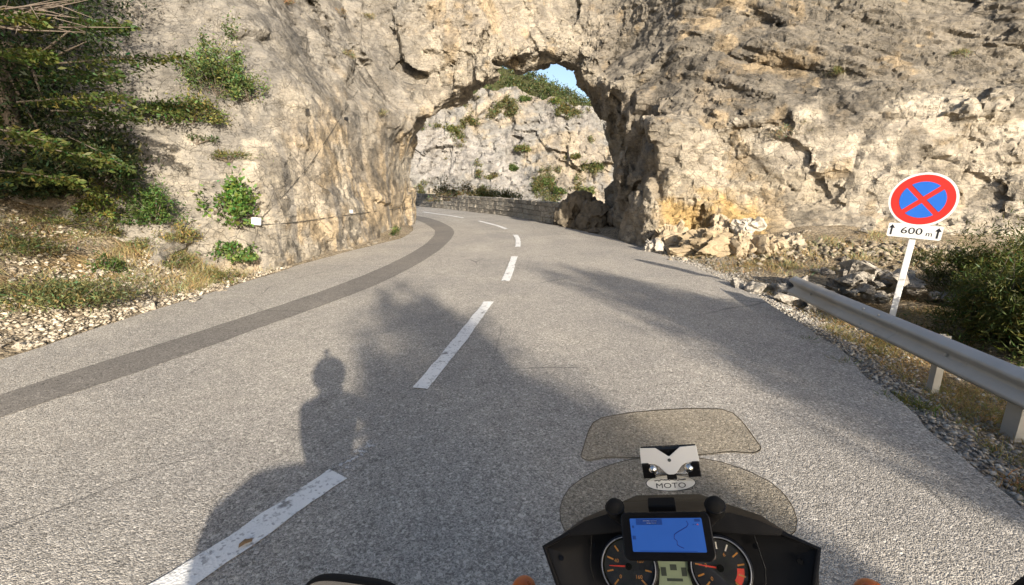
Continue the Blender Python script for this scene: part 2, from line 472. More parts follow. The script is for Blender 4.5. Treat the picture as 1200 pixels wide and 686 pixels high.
simple('sign_back', (0.38, 0.38, 0.38), 0.45, 0.4)
simple('box_white', (0.52, 0.52, 0.51), 0.5, var=0.1)
simple('cable_black', (0.035, 0.033, 0.03), 0.6)
simple('rusty_iron', (0.085, 0.065, 0.05), 0.8, var=0.4, scale=12)
def mk_plastic():
    t = NT('black_plastic')
    n = t.noise(420, 3); d = t.noise(7, 5, 0.65)
    c = t.mix(t.ramp(d, [(0.4, 0.0), (0.8, 0.45)]), (0.009, 0.009, 0.010), (0.026, 0.024, 0.022))
    M['black_plastic'] = t.fin(c, t.math('MULTIPLY_ADD', d, 0.25, 0.40), 0, t.bump(n, 0.25, 0.0008), 0.16)
mk_plastic()
simple('gloss_black', (0.008, 0.008, 0.009), 0.22, spec=0.18, var=0.2)
simple('dark_panel', (0.012, 0.0125, 0.014), 0.5, spec=0.15, var=0.3, scale=40)
simple('rubber', (0.010, 0.010, 0.010), 0.8, spec=0.2, var=0.25, scale=60, bmp=0.3)
simple('chrome', (0.72, 0.71, 0.69), 0.18, 1.0, var=0.08)
simple('alloy', (0.42, 0.42, 0.42), 0.38, 0.9, var=0.1)
simple('bracket_white', (0.60, 0.60, 0.59), 0.4, var=0.05)
simple('silver_paint', (0.30, 0.31, 0.33), 0.3, 0.5, var=0.08)
simple('orange_lens', (0.70, 0.14, 0.012), 0.3, var=0.15, scale=60, Transmission_Weight=0.15)
simple('gauge_face', (0.018, 0.0185, 0.021), 0.35, var=0.15)
simple('gauge_orange', (0.55, 0.24, 0.04), 0.5)
simple('gauge_red', (0.75, 0.06, 0.03), 0.5)
simple('gauge_pale', (0.75, 0.70, 0.6), 0.5)
simple('lcd_green', (0.27, 0.32, 0.20), 0.3, var=0.06)
simple('lcd_dark', (0.045, 0.055, 0.04), 0.4)
simple('sticker_white', (0.75, 0.75, 0.72), 0.45, var=0.05)
simple('leather_black', (0.022, 0.021, 0.021), 0.65, var=0.3, scale=14, bmp=0.3)
simple('textile_grey', (0.07, 0.07, 0.072), 0.85, var=0.3, scale=60, bmp=0.3)
simple('seat_vinyl', (0.025, 0.025, 0.026), 0.6, var=0.2, scale=60, bmp=0.2)
simple('helmet_shell', (0.05, 0.05, 0.055), 0.2, spec=0.5, var=0.1)
def mk_mirror():
    t = NT('mirror_glass'); n = t.noise(40, 5)
    M['mirror_glass'] = t.fin((0.34, 0.34, 0.35), t.math('MULTIPLY_ADD', n, 0.06, 0.02), 1.0)
    t = NT('lamp_glass'); M['lamp_glass'] = t.fin((0.85, 0.87, 0.88), 0.05, 0, None, 0.5, Transmission_Weight=0.6)
    t = NT('dial_glass')
    tr = t.n('ShaderNodeBsdfTransparent'); gl = t.n('ShaderNodeBsdfGlossy', {'Roughness': 0.03})
    fr = t.n('ShaderNodeLayerWeight', {'Blend': 0.5}).outputs['Facing']
    mx = t.n('ShaderNodeMixShader', {0: t.math('MULTIPLY_ADD', t.math('POWER', fr, 3.0), 0.5, 0.055), 1: tr.outputs[0], 2: gl.outputs[0]})
    t.t.links.new(mx.outputs[0], t.out.inputs[0]); M['dial_glass'] = t.m
    t = NT('tinted_screen')
    dust = t.ramp(t.noise(140, 4, 0.7), [(0.45, 0.0), (0.75, 0.7)]); film = t.noise(9, 5, 0.6)
    scr = t.n('ShaderNodeTexNoise', {'Vector': t.n('ShaderNodeMapping', {'Vector': t.co(), 'Scale': (4, 40, 60)}).outputs[0], 'Scale': 6.0, 'Detail': 3}).outputs['Fac']
    tr = t.n('ShaderNodeBsdfTransparent', {'Color': (0.94, 0.915, 0.86, 1)})
    df = t.n('ShaderNodeBsdfDiffuse', {'Color': (0.50, 0.455, 0.385, 1)})
    gl = t.n('ShaderNodeBsdfGlossy', {'Roughness': 0.06})
    f1 = t.math('ADD', t.math('MULTIPLY', dust, 0.10), t.math('MULTIPLY_ADD', film, 0.03, 0.02))
    f1 = t.math('ADD', f1, t.math('MULTIPLY', t.ramp(scr, [(0.66, 0.0), (0.74, 0.4)]), 0.25))
    m1 = t.n('ShaderNodeMixShader', {0: f1, 1: tr.outputs[0], 2: df.outputs[0]})
    fr = t.n('ShaderNodeLayerWeight', {'Blend': 0.5}).outputs['Facing']
    m2 = t.n('ShaderNodeMixShader', {0: t.math('MULTIPLY_ADD', t.math('POWER', fr, 4.0), 0.35, 0.012), 1: m1.outputs[0], 2: gl.outputs[0]})
    t.t.links.new(m2.outputs[0], t.out.inputs[0]); M['tinted_screen'] = t.m
    simple('screen_edge', (0.09, 0.075, 0.055), 0.35, var=0.2)
    for nm, col, st in (('screen_blue', (0.028, 0.12, 0.48), 0.30), ('screen_navy', (0.012, 0.05, 0.24), 0.3), ('screen_route', (0.01, 0.02, 0.18), 0.3)):
        t = NT(nm); n = t.noise(30, 4)
        t.fin((0.01, 0.015, 0.03), 0.25); t.set(t.b, 'Emission Color', t.mix(n, tuple(x * 0.9 for x in col), tuple(x * 1.1 for x in col))); t.b.inputs['Emission Strength'].default_value = st
        M[nm] = t.m
mk_mirror()

# ------------------------------------------------------------------ where a sight line through the photograph leads
def ray(px, py):
    a, v = px - PW / 2, PH / 2 - py
    return Vector((a, FPX * math.cos(PITCH) + v * math.sin(PITCH), v * math.cos(PITCH) - FPX * math.sin(PITCH)))
def gp(px, py, z=0.0):
    d = ray(px, py); t = (CAM_H - z) / -d.z
    return Vector((d.x * t, d.y * t, z))
def at_y(px, py, y):
    d = ray(px, py); t = y / d.y
    return Vector((d.x * t, y, CAM_H + d.z * t))

# ------------------------------------------------------------------ road edges
LEFT = [(-7.5, -60), (-6.6, -20), (-5.7, 0), (-5.27, 4.53), (-5.12, 6.3), (-4.9, 7.9), (-4.68, 9.84), (-4.36, 11.68), (-3.95, 13.2), (-3.62, 15.0), (-3.72, 17.4), (-4.35, 19.9), (-5.6, 23.5), (-8.2, 28.0), (-13, 32.5), (-22, 36), (-40, 38)]
RIGHT = [(0.8, -60), (1.9, -20), (2.55, 0), (2.88, 2.25), (3.09, 3.05), (3.39, 4.05), (3.6, 5.0), (3.72, 5.8), (3.88, 6.9), (3.96, 8.4), (3.86, 10.3), (3.62, 12.4), (2.95, 16), (1.79, 19.5), (0.0, 24.2), (-3.2, 29.5), (-7.2, 35.0), (-14, 40.5), (-24, 44), (-40, 46)]
def cr_resample(pts, n):
    """smooth curve through the points (chord-length Hermite), n even samples"""
    p = np.array(pts, float); h = np.linalg.norm(np.diff(p, axis=0), axis=1); sl = np.diff(p, axis=0) / h[:, None]
    m = np.empty_like(p); m[0], m[-1] = sl[0], sl[-1]
    m[1:-1] = (sl[1:] * h[:-1, None] + sl[:-1] * h[1:, None]) / (h[1:] + h[:-1])[:, None]
    out = []
    for i in range(len(h)):
        t = np.linspace(0, 1, 16, endpoint=False)[:, None]
        out.append((2 * t ** 3 - 3 * t ** 2 + 1) * p[i] + (t ** 3 - 2 * t ** 2 + t) * h[i] * m[i] + (3 * t ** 2 - 2 * t ** 3) * p[i + 1] + (t ** 3 - t ** 2) * h[i] * m[i + 1])
    out = np.concatenate(out + [p[-1:]])
    s = np.concatenate([[0], np.cumsum(np.linalg.norm(np.diff(out, axis=0), axis=1))])
    u = np.linspace(0, s[-1], n)
    return np.stack([np.interp(u, s, out[:, 0]), np.interp(u, s, out[:, 1])], 1)
def sdist(P, line):
    """signed distance to a polyline, positive on its right-hand side"""
    best = np.full(len(P), 1e9); sg = np.ones(len(P))
    for a, b in zip(line[:-1], line[1:]):
        a, b = np.array(a), np.array(b); e = b - a; q = P - a
        t = np.clip((q @ e) / (e @ e), 0, 1); r = q - t[:, None] * e
        d = np.hypot(r[:, 0], r[:, 1]); s = np.where(q[:, 0] * e[1] - q[:, 1] * e[0] > 0, 1.0, -1.0)
        m = d < best - 1e-9; best = np.where(m, d, best); sg = np.where(m, s, sg)
    return best * sg

# ------------------------------------------------------------------ ground sheet
def ground_z(P):
    x, y = P[:, 0], P[:, 1]
    dl = -sdist(P, LEFT); dr = sdist(P, RIGHT)
    z = np.full(len(P), -0.03)
    p3 = np.stack([x, y, np.zeros_like(x)], 1)
    bank = 0.16 * np.clip(dl, 0, 0.6) + 0.50 * np.clip(dl - 0.5, 0, 5.5) + 0.35 * np.clip(dl - 6, 0, 40)
    bank = bank * (1 - 0.75 * sstep(16, 26, y)) * np.where(y < -10, 0.8, 1)
    z = np.where(dl > 0, z + bank + 0.02, z)
    near = 1 - sstep(18.0, 21.0, y)
    verge = -0.10 * sstep(0.05, 0.6, dr) + 0.10 * np.clip(dr - 1.6, 0, 3) + sstep(7.5, 12, y) * (0.10 * np.clip(dr, 0, 4) + 0.1 * sstep(0.1, 0.8, dr))
    gorge = -0.75 * np.clip(dr - 1.2, 0, 40)
    z = np.where(dr > 0, z + near * verge + (1 - near) * gorge, z)
    lump = fbm(p3 * 0.9, 4, 3)
    amp = np.where(dl > 0, 0.10 * sstep(0.1, 1.2, dl), np.where(dr > 0, 0.05 * sstep(0.2, 1.0, dr), 0))
    return z + lump * amp, dl, dr
def axis(lo, a, b, hi, step):
    mid = np.arange(a, b, step); up = [b]; dn = [a - step]
    st = step
    while up[-1] < hi: st *= 1.25; up.append(up[-1] + st)
    st = step
    while dn[-1] > lo: st *= 1.25; dn.append(dn[-1] - st)
    return np.concatenate([np.array(dn[::-1]), mid, np.array(up)])
def grid_faces(nx, ny):
    i = np.arange((nx - 1) * (ny - 1)); r, c = i // (ny - 1), i % (ny - 1)
    a = r * ny + c
    return np.stack([a, a + ny, a + ny + 1, a + 1], 1)
gx, gy = axis(-900, -11, 13, 900, 0.13), axis(-900, 0.5, 21, 900, 0.13)
GX, GY = np.meshgrid(gx, gy, indexing='ij')
GP = np.stack([GX.ravel(), GY.ravel()], 1)
gz, gdl, gdr = ground_z(GP)
p3 = np.stack([GP[:, 0], GP[:, 1], gz], 1)
w1 = fbm(p3 * 0.8, 5, 31) * 0.5 + 0.5; w2 = fbm(p3 * 2.3, 4, 41) * 0.5 + 0.5
soil = np.array([0.20, 0.165, 0.115]); grit = np.array([0.30, 0.265, 0.215]); dry = np.array([0.24, 0.18, 0.10]); greyg = np.array([0.235, 0.225, 0.21])
gc = soil[None] * (1 - w1[:, None]) + grit[None] * w1[:, None]
m = (sstep(0.45, 0.7, w2) * (gdl > 0.9))[:, None]; gc = gc * (1 - m) + dry * m * 0.9 + soil * m * 0.1
m = ((gdr > -0.5) * (1 - sstep(0.7, 1.5, gdr + (w1 - 0.5) * 1.2)) * (GP[:, 1] < 14))[:, None]; gc = gc * (1 - m) + greyg * m
m = ((gdr > 0.35) * sstep(0.25, 0.5, w2) * (1 - 0.75 * sstep(7.5, 9, GP[:, 1])))[:, None] * 0.85; gc = gc * (1 - m) + dry * m
ground = link('ground', np_mesh('ground', p3, grid_faces(len(gx), len(gy)), True, gc), M['gravel_soil'])
tag(ground, kind='structure')

# ------------------------------------------------------------------ road
road = thing('road', None, None); tag(road, kind='structure')
NS = 260
le, re_ = cr_resample(LEFT[:], NS), None
# the two edges are sampled at matching stations
key_l = np.array(LEFT, float)
sl = np.concatenate([[0], np.cumsum(np.linalg.norm(np.diff(cr_resample(LEFT, 900), axis=0), axis=1))])
Lr, Rr = cr_resample(LEFT, 900), cr_resample(RIGHT, 900)
pairs = [(-60, -60), (-20, -20), (0, 0), (4.5, 4.0), (9.8, 9.0), (13.2, 11.5), (15.0, 13.6), (17.4, 16.5), (19.9, 21.0), (23.5, 26.5), (28.0, 33)]
def near_idx(C, y): 
    return int(np.argmin(np.abs(C[:, 1] - y)))
li = [near_idx(Lr, a) for a, b in pairs] + [899]; ri = [near_idx(Rr, b) for a, b in pairs] + [899]
u = np.linspace(0, len(li) - 1, 330)
LI = np.interp(u, range(len(li)), li); RI = np.interp(u, range(len(ri)), ri)
lp = np.stack([np.interp(LI, range(900), Lr[:, k]) for k in (0, 1)], 1); rp = np.stack([np.interp(RI, range(900), Rr[:, k]) for k in (0, 1)], 1)
jl = fbm(np.stack([lp[:, 0] * 1.7, lp[:, 1] * 1.7, lp[:, 0] * 0], 1), 4, 5) * 0.035
jr = fbm(np.stack([rp[:, 0] * 1.7, rp[:, 1] * 1.7, rp[:, 0] * 0 + 9], 1), 4, 6) * 0.05
rows = []
NC = 22
for k in range(len(lp)):
    a, b = lp[k].copy(), rp[k].copy(); e = (b - a) / np.linalg.norm(b - a)
    a = a + e * jl[k]; b = b + e * jr[k]
    row = [(a[0] - e[0] * 0.03, a[1] - e[1] * 0.03, -0.05)]
    for j in range(NC + 1):
        q = a + (b - a) * j / NC
        row.append((q[0], q[1], 0.0))
    row.append((b[0] + e[0] * 0.05, b[1] + e[1] * 0.05, -0.07))
    rows.append(row)
cw = MB().grid(rows).build('carriageway', M['asphalt'], road, smooth=40, weld=False)
fr = np.tile(np.clip((np.arange(NC + 3) - 1) / NC, 0, 1), len(rows))
wear = sum(np.exp(-((fr - c0) / 0.045) ** 2) for c0 in (0.20, 0.40, 0.62, 0.83))
vco = np.array([v.co[:] for v in cw.data.vertices])
wear = 1.0 + 0.075 * wear * (0.7 + 0.5 * fbm(vco * 0.6, 3, 18)) + 0.10 * np.exp(-(np.minimum(fr, 1 - fr) / 0.05) ** 2) * (fbm(vco * 1.3, 3, 19) + 0.3)
at = cw.data.attributes.new('wear', 'FLOAT_COLOR', 'POINT')
at.data.foreach_set('color', np.stack([wear, wear * 0.99, wear * 0.97, wear * 0 + 1], 1).astype(np.float32).ravel())

def strip(name, inner, outer, z, mat, n=120, jit=0.012):
    a, b = cr_resample(inner, n), cr_resample(outer, n)
    ja = fbm(np.stack([a[:, 0] * 4, a[:, 1] * 4, a[:, 0] * 0], 1), 3, 15) * jit; jb = fbm(np.stack([b[:, 0] * 4, b[:, 1] * 4, b[:, 0] * 0 + 5], 1), 3, 16) * jit
    rows = []
    for k in range(n):
        e = (b[k] - a[k]) / max(1e-6, np.linalg.norm(b[k] - a[k]))
        p, q = a[k] + e * ja[k], b[k] + e * jb[k]
        rows.append([(p[0], p[1], z), (*((p + q) / 2), z + 0.0015), (q[0], q[1], z)])
    return MB().grid(rows).build(name, mat, road)
strip('repair_band', [(-5.6, -1.2), (-5.0, 1.5), (-4.39, 3.64), (-4.08, 4.61), (-3.66, 5.85), (-3.05, 8.05), (-2.62, 11.13), (-2.56, 14.1), (-2.85, 17.1), (-3.55, 19.51), (-4.6, 22.2), (-5.9, 24.4)],
      [(-5.1, -1.4), (-4.55, 1.2), (-3.97, 3.24), (-3.63, 4.05), (-3.17, 5.45), (-2.5, 7.58), (-2.02, 10.87), (-1.93, 14.1), (-2.2, 17.41), (-2.98, 20.32), (-4.1, 23.2), (-5.3, 25.3)], 0.004, M['asphalt_patch'])
def dash(a, b, mat='road_paint', z=0.008, name='lane_marking', jit=0.009):
    return strip(name, a, b, z, M[mat], 60, jit)
dash([(-1.95, 1.2), (-1.63, 1.72), (-1.38, 2.17), (-1.16, 2.58)], [(-1.76, 1.17), (-1.45, 1.69), (-1.22, 2.1), (-1.02, 2.49)], jit=0.016)
dash([(-1.16, 2.60), (-1.06, 2.78), (-1.0, 2.92)], [(-1.04, 2.56), (-0.97, 2.72), (-0.93, 2.86)], 'worn_paint', 0.0085, 'worn_marking')
dash([(-0.88, 3.77), (-0.72, 4.77), (-0.57, 5.77), (-0.43, 6.78)], [(-0.74, 3.74), (-0.57, 4.75), (-0.42, 5.76), (-0.29, 6.78)])
dash([(-0.2, 8.26), (-0.13, 9.2), (-0.07, 10.2), (-0.01, 11.13)], [(-0.05, 8.26), (0.02, 9.2), (0.08, 10.2), (0.14, 11.13)])
dash([(0.09, 12.8), (0.11, 13.8), (0.1, 14.8), (0.04, 15.8)], [(0.24, 12.8), (0.26, 13.8), (0.25, 14.8), (0.2, 15.8)])
dash([(-0.28, 17.75), (-0.7, 19.2), (-1.17, 20.4), (-1.6, 21.5)], [(-0.14, 17.85), (-0.55, 19.3), (-1.02, 20.5), (-1.46, 21.62)])
dash([(-2.5, 23.3), (-3.3, 24.8), (-4.3, 26.3), (-5.4, 28.0)], [(-2.36, 23.38), (-3.16, 24.9), (-4.16, 26.4), (-5.26, 28.1)])

# ------------------------------------------------------------------ rock cliff with the arch (distance field -> surface net)
PROF = np.array([(-4.25, -1.5), (-4.25, 2.6), (-4.0, 3.4), (-3.5, 4.1), (-2.6, 4.75), (-1.7, 5.25), (-0.5, 5.9), (0.6, 6.25), (1.7, 6.35), (2.55, 6.05), (3.25, 5.4), (3.85, 4.4), (4.15, 3.2), (4.15, 2.2), (4.0, 1.2), (3.85, 0.4), (3.8, -1.5)])
def poly_sd(px, pz, poly):
    d = np.full(px.shape, 1e9, np.float32); ins = np.zeros(px.shape, bool)
    n = len(poly)
    for i in range(n):
        a, b = poly[i], poly[(i + 1) % n]; e = b - a
        qx, qz = px - a[0], pz - a[1]; t = np.clip((qx * e[0] + qz * e[1]) / (e @ e), 0, 1)
        d = np.minimum(d, (qx - t * e[0]) ** 2 + (qz - t * e[1]) ** 2)
        c = ((a[1] <= pz) != (b[1] <= pz)) & (px < (b[0] - a[0]) * (pz - a[1]) / (b[1] - a[1] + 1e-12) + a[0])
        ins ^= c
    d = np.sqrt(d)
    return np.where(ins, -d, d)
def cliff_base(x, y, z):
    xw = np.interp(y, [5, 7.5, 10, 13, 16, 18.5, 22], [-5.1, -5.0, -4.8, -4.55, -4.3, -4.22, -4.6])
    wall = (x - xw) + 0.05 * z + 0.55 * np.clip(z - 4.0, 0, 20) - 0.12 * np.clip(y - 14, 0, 5) * np.clip(z - 2.0, 0, 2)
    slope = (0.25 * (x + 5.0) - 0.80 * (y - 8.1) + 0.55 * z) / 1.0 - 0.25 * np.clip(-x - 8, 0, 6)
    back = 0.5 * (x + 4.2) + 0.86 * (y - 19.0)
    A = smax(smax(wall / 1.12, slope, 0.7), back, 0.4)
    yf = 13.35 + 0.10 * z + 0.62 * np.clip(z - 3.4, 0, 4) * (1 - 0.6 * np.clip((2.2 - x) / 3, 0, 1)) + 0.35 * np.clip(z - 7.4, 0, 20) - 0.36 * np.clip(x - 5.6, 0, 12) + 0.25 * np.clip(2.2 - x, 0, 6.6) + 0.8 * np.clip(z - 1.0 - 1.9 * sstep(2.0, 4.2, x), 0, 3.5) * (1 - sstep(3.8, 5.8, x)) - 1.3 * np.clip(1.2 - z, 0, 1.4) * sstep(5.2, 7.2, x) - 0.25 * np.clip(z - 5.2, 0, 4) * np.clip((2.2 - x) / 3, 0, 1)
    B = np.maximum((yf - y) * 0.86, y - 20.4 - 0.6 * np.clip(z - 6.4, 0, 2))
    d = smin(A, B, 1.6)
    k = np.clip((15.0 - y) / 3.0, 0, 1)
    tun = poly_sd((x - 0.1 * k) / (1 + 0.02 * k), z + 0.55 * k, PROF)
    tun = np.maximum(tun, 9.5 - y)
    return smax(d, -tun, 0.25)
VS = 0.095
ax_ = np.arange(-14, 19.5, VS, dtype=np.float32); ay_ = np.arange(4.6, 21.6, VS, dtype=np.float32); az_ = np.arange(-0.9, 9.6, VS, dtype=np.float32)
NX, NY, NZ = len(ax_), len(ay_), len(az_)
S = np.empty((NX, NY, NZ), np.float32)
for i0 in range(0, NX, 40):
    X, Y, Z = np.meshgrid(ax_[i0:i0 + 40], ay_, az_, indexing='ij')
    S[i0:i0 + 40] = cliff_base(X, Y, Z)
band = np.nonzero(np.abs(S) < 0.85)
P = np.stack([ax_[band[0]], ay_[band[1]], az_[band[2]]], 1)
warp = np.stack([vnoise(P * 0.7, 50), vnoise(P * 0.7, 51), vnoise(P * 0.7, 52)], 1) * 0.16
Pw = P + warp
rough = 0.36 + 0.64 * np.clip(sstep(-5.25, -5.7, P[:, 0]) + sstep(-4.6, -2.5, P[:, 0]) + sstep(3.6, 4.8, P[:, 2]), 0, 1)      # the roadside wall is smoother
slab = sstep(3.6, 4.6, P[:, 2]) * sstep(4.5, 6.5, P[:, 0])                                        # the weathered slab above the right face
f1, e1 = facet(Pw * np.array([0.40, 0.40, 0.46], np.float32) + 0.37, 60, 1.0)
f2, e2 = facet(Pw * np.array([1.15, 1.15, 1.4], np.float32) + 3.1, 80, 1.0)
ca, sa = math.cos(0.42), math.sin(0.42)
Q = np.stack([P[:, 0] * ca - P[:, 2] * sa, P[:, 1], P[:, 0] * sa + P[:, 2] * ca], 1)
strata = fbm(Q * np.array([0.30, 0.5, 1.7], np.float32), 3, 71)
k1 = rough * (1 - 0.55 * slab)
rt_ = sstep(4.4, 6.0, P[:, 0])
f6, e6 = facet((Q + warp * 0.6) * np.array([0.26, 0.55, 0.95], np.float32) + 5.7, 66, 1.2)
disp = k1 * ((0.30 - 0.17 * rt_) * f1 + (0.085 - 0.035 * rt_) * f2) + rt_ * (0.115 * f6 + 0.025 * np.exp(-e6 * 24)) + 0.10 * fbm(P * 0.4, 2, 90) + (0.05 + 0.13 * slab) * strata * sstep(2, 4, P[:, 0])
tunw = np.exp(-np.abs(poly_sd(P[:, 0], P[:, 2], PROF)) / 0.9) * sstep(12, 13.5, P[:, 1]) * sstep(-4.0, -2.5, P[:, 0])
f5, e5 = facet(Pw * np.array([1.5, 1.2, 0.95], np.float32) + 11.1, 95, 1.1)
disp += tunw * (1 + 0.75 * sstep(0.0, 2.5, P[:, 0])) * (0.19 * f5 + 0.06 * np.exp(-e5 * 18)) + k1 * (0.06 * np.exp(-e1 * 30) + 0.015 * np.exp(-e2 * 24))                     # joints cut back between the blocks
S[band] += disp.astype(np.float32)
def surface_net(S, org, h):
    ins = S < 0
    nx, ny, nz = S.shape
    cnt = np.zeros((nx - 1, ny - 1, nz - 1), np.uint8)
    for dx in (0, 1):
        for dy in (0, 1):
            for dz in (0, 1):
                cnt += ins[dx:nx - 1 + dx, dy:ny - 1 + dy, dz:nz - 1 + dz]
    act = np.nonzero((cnt > 0) & (cnt < 8)); ci = np.stack(act, 1)
    idx = np.full(cnt.shape, -1, np.int32); idx[act] = np.arange(len(ci))
    cor = {(a, b, c): S[act[0] + a, act[1] + b, act[2] + c] for a in (0, 1) for b in (0, 1) for c in (0, 1)}
    acc = np.zeros((len(ci), 3), np.float32); num = np.zeros(len(ci), np.float32)
    for a in cor:
        for k in range(3):
            if a[k] == 0:
                b = tuple(1 if j == k else a[j] for j in range(3))
                v0, v1 = cor[a], cor[b]; x = (v0 < 0) != (v1 < 0)
                t = np.where(x, v0 / np.where(x, v0 - v1, 1), 0)
                for j in range(3):
                    acc[:, j] += np.where(x, a[j] + (t if j == k else 0), 0)
                num += x
    V = org + (ci + acc / num[:, None]) * h
    F = []
    for k in range(3):
        sl0 = [slice(1, -1)] * 3; sl1 = [slice(1, -1)] * 3
        sl0[k] = slice(0, S.shape[k] - 1); sl1[k] = slice(1, S.shape[k])
        a, b = ins[tuple(sl0)], ins[tuple(sl1)]
        for flip in (False, True):
            e = np.nonzero((a & ~b) if not flip else (~a & b))
            base = [e[j] + (0 if j == k else 1) for j in range(3)]
            u, v = [(1, 2), (2, 0), (0, 1)][k]
            q = []
            for du, dv in ((-1, -1), (0, -1), (0, 0), (-1, 0)):
                c = [base[0].copy(), base[1].copy(), base[2].copy()]; c[u] += du; c[v] += dv
                q.append(idx[c[0], c[1], c[2]])
            q = np.stack(q, 1)
            F.append(q[:, ::-1] if flip else q)
    F = np.concatenate(F); F = F[(F >= 0).all(1)]
    return V, F
def vnormals(V, F):
    n = np.cross(V[F[:, 2]] - V[F[:, 0]], V[F[:, 3]] - V[F[:, 1]])
    N = np.zeros_like(V)
    for k in range(3):
        for j in range(F.shape[1]):
            N[:, k] += np.bincount(F[:, j], n[:, k], len(V))
    return N / np.maximum(1e-9, np.linalg.norm(N, axis=1))[:, None]
CV, CF = surface_net(S, np.array([ax_[0], ay_[0], az_[0]], np.float32), VS)
del S
# drop what no one can see (the cut sides of the block)
fc = CV[CF].mean(1)
keep = (fc[:, 1] < 21.4) & (fc[:, 0] > -13.9) & (fc[:, 0] < 19.3) & (fc[:, 2] < 9.4) & (fc[:, 2] > -0.6)
CF = CF[keep]; used = np.unique(CF); remap = np.full(len(CV), -1, np.int32); remap[used] = np.arange(len(used)); CV, CF = CV[used], remap[CF]
# one subdivision where the camera is close or looks straight at it
def subdivide(V, F):
    E = np.concatenate([np.stack([F[:, i], F[:, (i + 1) % 4]], 1) for i in range(4)]); E.sort(1)
    ue, inv = np.unique(E[:, 0].astype(np.int64) * len(V) + E[:, 1], return_inverse=True)
    ev = np.stack([ue // len(V), ue % len(V)], 1)
    mid = (V[ev[:, 0]] + V[ev[:, 1]]) / 2; cen = V[F].mean(1)
    n, ne, nf = len(V), len(mid), len(F)
    em = inv.reshape(4, nf) + n; c = np.arange(nf) + n + ne
    NF = np.concatenate([np.stack([F[:, i], em[i], c, em[(i + 3) % 4]], 1) for i in range(4)])
    return np.concatenate([V, mid, cen]), NF
CV, CF = subdivide(CV.astype(np.float64), CF)
CN = vnormals(CV, CF)
rgh = 0.5 + 0.5 * np.clip(sstep(-5.25, -5.7, CV[:, 0]) + sstep(-4.6, -2.5, CV[:, 0]) + sstep(3.6, 4.8, CV[:, 2]), 0, 1)
slab = sstep(3.6, 4.6, CV[:, 2]) * sstep(4.5, 6.5, CV[:, 0])
wp = np.stack([vnoise(CV * 1.7, 150), vnoise(CV * 1.7, 151), vnoise(CV * 1.7, 152)], 1) * 0.14
f3, e3 = facet((CV + wp) * np.array([3.1, 3.1, 4.0]), 101, 1.0)
f4, e4 = facet((CV + wp * 0.5) * np.array([7.5, 7.5, 9.5]), 161, 1.0)
Qv = np.stack([CV[:, 0] * ca - CV[:, 2] * sa, CV[:, 1], CV[:, 0] * sa + CV[:, 2] * ca], 1)
patch = sstep(-0.25, 0.45, fbm(CV * 0.5 + 7, 3, 170))                                 # some faces broken, some plain
d3 = rgh * (1 - 0.4 * slab) * (0.25 + 0.75 * patch) * (0.046 * f3 + 0.017 * f4 + 0.008 * np.exp(-e3 * 24)) + 0.012 * fbm(CV * 2.2, 4, 120, 0.55)
d3 += (0.012 + 0.065 * slab) * fbm(Qv * np.array([0.7, 1.5, 6.0]), 4, 130, 0.6)
CV = CV - CN * d3[:, None]
CN = vnormals(CV, CF)
# --- rock colours: bare limestone, grey weathered skins, ochre stains, painted shade inside the arch
x, y, z = CV[:, 0], CV[:, 1], CV[:, 2]
na = fbm(CV * 0.55, 5, 201, 0.6); nb = fbm(CV * 1.4 + 5, 5, 211, 0.6); nc = fbm(CV * 0.9 - 3, 4, 221, 0.6)
def blend(c, col, m): 
    m = np.clip(m, 0, 1)[:, None]; return c * (1 - m) + np.array(col) * m
cc = np.tile(np.array([0.425, 0.388, 0.326]), (len(CV), 1))
cc = blend(cc, (0.40, 0.36, 0.30), sstep(-0.1, 0.5, na))
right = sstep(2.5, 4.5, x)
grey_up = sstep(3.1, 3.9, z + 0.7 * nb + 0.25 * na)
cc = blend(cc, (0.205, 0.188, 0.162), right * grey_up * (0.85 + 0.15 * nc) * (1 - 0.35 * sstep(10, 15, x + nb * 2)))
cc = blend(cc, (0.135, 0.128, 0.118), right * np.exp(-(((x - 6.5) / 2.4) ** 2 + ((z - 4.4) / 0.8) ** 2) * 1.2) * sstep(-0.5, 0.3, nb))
cc = blend(cc, (0.60, 0.55, 0.465), right * sstep(3.7, 2.9, z + 0.6 * nb) * sstep(4.6, 6.2, x + nb) * sstep(-0.45, 0.1, nc))
cc = blend(cc, (0.41, 0.365, 0.29), right * sstep(2.4, 1.8, z) * (1 - sstep(8.0, 9.5, x)) * 0.7)
cc = blend(cc, (0.50, 0.36, 0.17), right * sstep(1.5, 0.9, z + 0.4 * nb) * (1 - sstep(6.6, 7.6, x)) * sstep(4.0, 4.4, x))
cc = blend(cc, (0.46, 0.36, 0.23), 0.6 * sstep(0.3, 0.85, nb + 0.3 * na) * (x < 11))
leftw = (1 - sstep(-4.0, -2.6, x))
cc = blend(cc, (0.335, 0.315, 0.28), sstep(-5.2, -5.8, x) * (0.65 + 0.35 * nb))
cc = blend(cc, (0.26, 0.248, 0.228), leftw * sstep(2.4, 3.8, z + nb * 0.9 - (x + 5) * 0.35) * (0.75 + 0.25 * nc))
cc = blend(cc, (0.47, 0.38, 0.26), leftw * sstep(10.5, 13, y + nb * 2) * sstep(4.3, 2.8, z + nb) * sstep(-0.45, 0.25, nc + 0.3 * na) * 0.85)
drip = fbm(np.stack([x * 3, y * 3.2, z * 0.25], 1), 4, 231, 0.6)
cc = blend(cc, (0.23, 0.22, 0.205), leftw * sstep(0.1, 0.5, drip) * sstep(8, 10, y) * sstep(4.6, 3.2, z) * 0.75)
cc = blend(cc, (0.27, 0.24, 0.205), sstep(0.25, 0.6, drip) * (1 - leftw) * (1 - right) * 0.4)
dark = fbm(CV * 0.8 + 21, 5, 241, 0.65)
